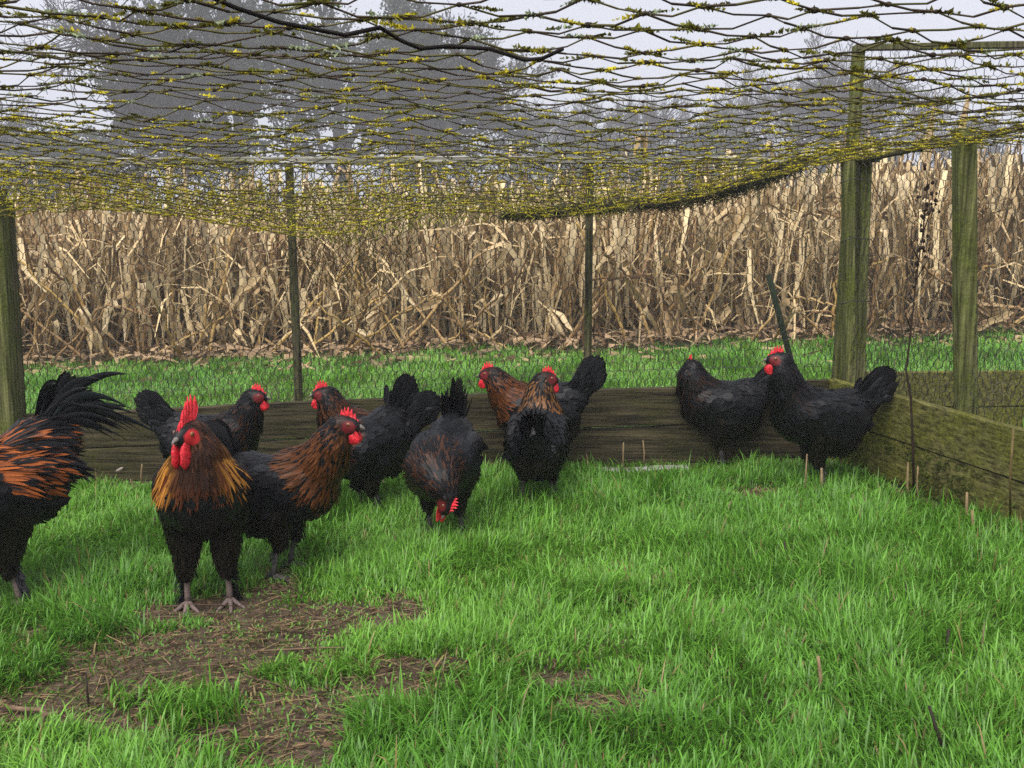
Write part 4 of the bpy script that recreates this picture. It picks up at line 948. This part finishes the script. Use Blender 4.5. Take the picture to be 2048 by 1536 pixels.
    # legs
    for (ft, th), s in zip(feet, (-1, 1)):
        lg = Bag(); lc = A([.085, .075, .072]) if not rooster else A([.20, .145, .13]); r0 = .0075*k_*(1.15 if rooster else 1)
        ank = ft+A([-.012, 0, .016]); hock = th+A([-.004, 0, .012])
        lg.add(*path([hock, hock*.6+ank*.4, hock*.2+ank*.8, ank], [r0*1.35, r0*.95, r0, r0*1.2], 8), C=lc)
        for a, L in ((0, .058), (.62, .048), (-.62, .048), (pi+.25*s, .026)):
            a += .08*s; dd = A([cos(a), sin(a), 0]); k2 = L*k_*(1.25 if rooster else 1.0)
            tp = [ank, ank+dd*k2*.25+A([0, 0, -.003]), ank+dd*k2*.6+A([0, 0, -.009]), ank+dd*k2*.92+A([0, 0, -.0125]), ank+dd*k2*1.12+A([0, 0, -.0155])]
            lg.add(*path(tp, [r0*.9, r0*.82, r0*.66, r0*.5, r0*.12], 7), C=lc*Rn.uniform(.8, 1.2))
        leg = fin(lg, 'leg', MAT['leg'])
        if rooster or True:
            sf = Bag(); nn = 70 if rooster else 14
            for i in range(nn):
                t = Rn.random(); p = hock+(ank-hock)*t+A([Rn.uniform(-.008, .002), s*.007, 0]); d = A([Rn.uniform(-.5, .1), s*Rn.uniform(.25, .9), -Rn.uniform(.55, 1.0)])
                v, q_ = quill(p, d, A([0, s*1., .6]), Rn.uniform(.025, .06)*(1 if rooster else .5)*(.7+t*.6), .007, .1, 5, tip=.8); v[:, 2] = np.maximum(v[:, 2], .004); sf.add(v, q_, BLACK*Rn.uniform(.8, 2.5)+A([.01, .009, .009])*Rn.random())
            fin(sf, 'shank_feathers', MAT['feather'], leg, 'stuff')
    return root

Y_ = lambda deg: rad(deg)      # yaw: 0 faces along +x, 90 away from the camera, -90 towards it, 180 along -x
hen = 'hen'
make_bird('rooster', 'copper-necked rooster with big red comb standing square on the bare earth', 'rooster', (418, 1212), Y_(-77), .98, 26, [(.062, 0, .37), (.085, 0, .43), (.098, 0.0, .487), (.103, -.006, .532)], (.86, -.5, -.08), tail=75, rooster=1, seed=3, spread=1.0, cw=1.0, tail_len=.6)
make_bird('rooster', 'black rooster with orange saddle feathers and arching tail, bent towards the ground', 'rooster', (8, 1205), Y_(-125), 1.1, -10, [(.12, 0, .29), (.165, 0, .28), (.195, 0, .235), (.21, 0, .19)], (.6, 0, -.8), tail=40, rooster=2, seed=5, cw=.8, saddle=(.36, .095, .02), tail_len=.95)
make_bird('hen', 'hen peering out from behind the standing rooster, dark tail raised', hen, (430, 1022), Y_(4), 1.0, 6, None, (1, -.1, -.05), tail=48, cw=.35, copper=(.05, .019, .010), seed=7)
make_bird('hen', 'big hen with chestnut neck standing beside the standing rooster, grey beak lifted', hen, (572, 1150), Y_(-14), 1.04, 14, [(.095, 0, .31), (.14, 0, .365), (.168, 0, .415), (.18, 0, .452)], (1, .1, -.08), tail=62, cw=.9, copper=(.125, .042, .012), seed=9, collar=.6, grey=.3)
make_bird('hen', 'hen with upright red comb looking back over the chestnut-necked hen', hen, (738, 1010), Y_(176), 1.0, 8, [(.085, 0, .305), (.12, 0, .35), (.135, 0, .395), (.14, 0, .425)], (1, .05, -.08), tail=42, cw=.75, copper=(.09, .03, .011), seed=11, comb_h=1.1)
make_bird('hen', 'stooping hen with steep grey tail, head hidden behind the chestnut-necked hen', hen, (735, 1025), Y_(-140), 1.0, -6, [(.09, 0, .26), (.14, 0, .255), (.175, 0, .225), (.19, 0, .19)], (.7, 0, -.7), tail=64, cw=.4, copper=(.09, .03, .012), seed=13, grey=.5)
make_bird('hen', 'hen pecking head down in the grass with tail pointing straight up', hen, (890, 1075), Y_(-102), 1.0, -8, [(.10, .0, .255), (.150, .015, .25), (.175, .045, .225), (.18, .062, .195)], (.30, -.12, -.93), head_up=(.45, 1, .1), tail=74, cw=.4, copper=(.06, .022, .010), seed=15, grey=.4, collar=.9)
make_bird('hen', 'hen with rich chestnut neck and fanned black tail against the fence boards', hen, (1075, 955), Y_(172), 1.03, 2, [(.085, 0, .29), (.13, 0, .335), (.16, 0, .375), (.17, 0, .402)], (1, -.08, -.12), tail=52, cw=.95, copper=(.14, .044, .012), seed=17, tail_len=1.1, collar=.6)
make_bird('hen', 'hen seen from behind with gold-flecked neck, head turned aside', hen, (1075, 1012), Y_(84), 1.0, 12, [(.075, 0, .30), (.105, 0, .36), (.115, 0, .41), (.118, -.004, .445)], (.35, -.94, -.02), tail=45, cw=.7, copper=(.22, .095, .03), seed=19, grey=.5, tail_len=.7, collar=.5)
make_bird('hen', 'black hen by the boards with ruffled neck, face turned away', hen, (1440, 930), Y_(168), 1.0, 4, [(.085, 0, .295), (.115, 0, .345), (.125, .0, .385), (.125, 0, .41)], (.35, -.94, -.1), tail=40, cw=.35, copper=(.035, .015, .009), seed=21, puff=.12)
make_bird('hen', 'alert all-black hen with red face beside the mossy corner boards', hen, (1630, 972), Y_(184), 1.06, 12, [(.085, 0, .30), (.12, 0, .36), (.132, 0, .415), (.135, 0, .46)], (1, -.12, .02), tail=46, cw=.12, copper=(.022, .011, .008), seed=23)
# ------------------------------------------------------------------ small things
def stem(name, label, cat, base, top, r, colr, grp, kinks=3, seed=0, lean_d=0.0):
    R = random.Random(seed); b_ = onground(*base); t = at(*top, b_[1]+lean_d); o = empty(name, b_); tag(o, label, cat, grp)
    return o, b_, t, R
STUBS = [((1247, 942), (1247, 885), .004, 0), ((1287, 932), (1286, 880), .004, 0), ((283, 965), (284, 928), .004, 0), ((976, 930), (975, 872), .004, 0), ((1641, 992), (1643, 936), .006, 0), ((1610, 990), (1614, 908), .004, 0), ((1566, 935), (1553, 892), .004, 1), ((1819, 1010), (1816, 925), .005, 0), ((1838, 1006), (1836, 932), .004, 0), ((1936, 1050), (1934, 984), .006, 0), ((1946, 1080), (1944, 1020), .006, 0), ((1568, 1125), (1569, 1082), .004, 1), ((1638, 1405), (1636, 1312), .005, 0), ((1814, 1215), (1812, 1160), .0035, 1), ((1896, 1320), (1897, 1258), .005, 1), ((1905, 1520), (1858, 1412), .004, 1), ((1172, 1115), (1163, 1105), .004, 0), ((945, 1482), (948, 1424), .0035, 1), ((1049, 1432), (1047, 1398), .003, 1), ((875, 1416), (872, 1366), .003, 0), ((316, 1075), (310, 1035), .0035, 1), ((120, 1545), (70, 1497), .006, 0), ((178, 1410), (172, 1345), .003, 1), ((1364, 990), (1358, 965), .004, 1)]
for i, (bp, tp, r, dk) in enumerate(STUBS):
    b_ = onground(*bp); t = at(*tp, b_[1]+.01); mid = (b_+t)/2+A([random.gauss(0, .004), random.gauss(0, .004), 0]); b_ = b_-A([0, 0, .02])
    colr = A([.035, .026, .02]) if dk else A([.24, .17, .09])
    bag = Bag().add(*path([b_, mid, t], [r, r*.9, r*.7], 6), C=colr)
    o = bag.make('cut_stem', MAT['dry']); tag(o, 'short dark broken stem poking out of the grass' if dk else 'short straw-coloured cut stem poking out of the ground', 'stem', 'dark stem stubs in the grass' if dk else 'pale stem stubs in the grass')
o = Bag().add(*path([onground(2022, 1050)-A([0, 0, .02]), at(2020, 960, 2.98), at(2027, 858, 2.97)], [.004, .004, .0032], 6), C=A([.20, .14, .06])).make('cut_stem', MAT['dry']); tag(o, 'tall thin straw-coloured stem beside the mossy boards', 'stem')
# dead weed with seed clusters
D0 = onground(1828, 990)[1]; wp = [(1828, 992), (1826, 900), (1822, 800), (1812, 740), (1822, 660), (1832, 560), (1845, 470), (1852, 400), (1856, 350)]
wpts = [at(*p, D0) for p in wp]; weed = empty('dead_weed', onground(1828, 990)); tag(weed, 'tall dead weed with dark seed clusters growing by the mossy boards', 'weed')
def wpart(bag, name, mat): o = bag.make(name, mat, weed); o.location = -weed.location; return o
wpart(Bag().add(*path(wpts, np.linspace(.0052, .0016, len(wpts)), 6), C=A([.035, .022, .017])), 'stem', MAT['dry'])
for p in ([(1822, 660), (1808, 620), (1815, 560), (1812, 480), (1808, 420)], [(1832, 560), (1856, 520), (1850, 480)], [(1845, 470), (1862, 420), (1868, 372)], [(1838, 520), (1822, 490), (1824, 450)]):
    wpart(Bag().add(*path([at(*q, D0+.01) for q in p], np.linspace(.0024, .001, len(p)), 5), C=A([.04, .026, .02])), 'branch', MAT['dry'])
for i in range(46):
    k = random.choice([((1845, 470), 26), ((1848, 500), 22), ((1852, 400), 18), ((1856, 360), 14), ((1838, 535), 14), ((1866, 400), 10)]); q = (k[0][0]+random.gauss(0, 7), k[0][1]+random.gauss(0, k[1]))
    wpart(Bag().add(*ball(at(*q, D0+random.gauss(0, .01)), A([1, 1, 1.2])*random.uniform(.0035, .0075), 6, 5), C=A([.03, .018, .014])*random.uniform(.5, 1.5)), 'seed_cluster', MAT['dry'])
# leaning green pole outside
t = at(1537, 549, 4.45); b_ = at(1592, 760, 4.45); b_ = b_+(b_-t)*.62
o = Bag().add(*path([b_, (b_+t)/2, t], [.0135, .0135, .0132], 10), C=A([.018, .028, .014])).make('garden_pole', MAT['bark']); tag(o, 'dark green garden pole leaning outside the wire fence', 'pole')
# flat slab at the foot of the boards
s0 = onground(1135, 946); s1 = onground(1375, 938); o = Bag().add(*box(s0+A([0, 0, .008]), s1+A([0, 0, .010]), .055, .022, seg=8, wob=.004, bev=.005)).make('stone_slab', MAT['stone'], None, False); tag(o, 'flat pale stone slab lying at the foot of the fence boards', 'slab')
s0 = onground(1000, 948); s1 = onground(1100, 946)
# small white feather stuck to the boards
p = at(241, 936, 4.10); bg_ = Bag().add(*quill(p+A([-.018, -.006, -.012]), A([1, -.1, .55]), A([0, -1., .2]), .034, .009, .25, 7), C=A([.30, .25, .22])); o = bg_.make('white_feather', MAT['feather']); tag(o, 'small loose white feather caught on the lower fence board', 'feather')
# twigs lying on the bare earth
TW = [((120, 1262), (455, 1235), .003), ((505, 1308), (720, 1303), .0025), ((258, 1248), (330, 1236), .003), ((20, 1425), (110, 1432), .006), ((75, 1455), (128, 1428), .006), ((380, 1495), (490, 1465), .004), ((395, 1505), (470, 1500), .003), ((1020, 1545), (1150, 1495), .003), ((330, 1222), (470, 1215), .003), ((610, 1268), (700, 1250), .0025), ((1100, 1345), (1130, 1330), .003), ((500, 1368), (600, 1395), .0025)]
for i, (a, b_, r) in enumerate(TW):
    a = onground(*a)+A([0, 0, .012]); b_ = onground(*b_)+A([0, 0, .012]); pts = [a+(b_-a)*t+A([random.gauss(0, .006), random.gauss(0, .006), .004*sin(3*t)]) for t in np.linspace(0, 1, 6)]
    o = Bag().add(*path(pts, [r*.8, r, r, r*.95, r*.8, r*.4], 6), C=A([.13, .085, .055])*random.uniform(.6, 1.5)).make('fallen_twig', MAT['dry']); tag(o, 'thin dry twig lying on the worn earth', 'twig', 'twigs on the worn earth')
# ------------------------------------------------------------------ damp winter haze
hx, y0, y1, z0, z1 = 120, -8, 175, -6, 44
V = A([(x, y, z) for x in (-hx, hx) for y in (y0, y1) for z in (z0, z1)])
Fq = A([[0, 1, 3, 2], [4, 6, 7, 5], [0, 4, 5, 1], [2, 3, 7, 6], [0, 2, 6, 4], [1, 5, 7, 3]])
m = bpy.data.materials.new('haze_air'); m.use_nodes = True; nt = m.node_tree; nt.nodes.clear()
pv = nt.nodes.new('ShaderNodeVolumePrincipled'); pv.inputs['Color'].default_value = (.93, .95, 1.0, 1); pv.inputs['Density'].default_value = .0032; pv.inputs['Anisotropy'].default_value = 0.0
ou = nt.nodes.new('ShaderNodeOutputMaterial'); nt.links.new(pv.outputs[0], ou.inputs['Volume'])
hz = M('haze', V, Fq, m, None, None, False, 'stuff'); tag(hz, 'pale damp haze hanging over the field', 'haze')
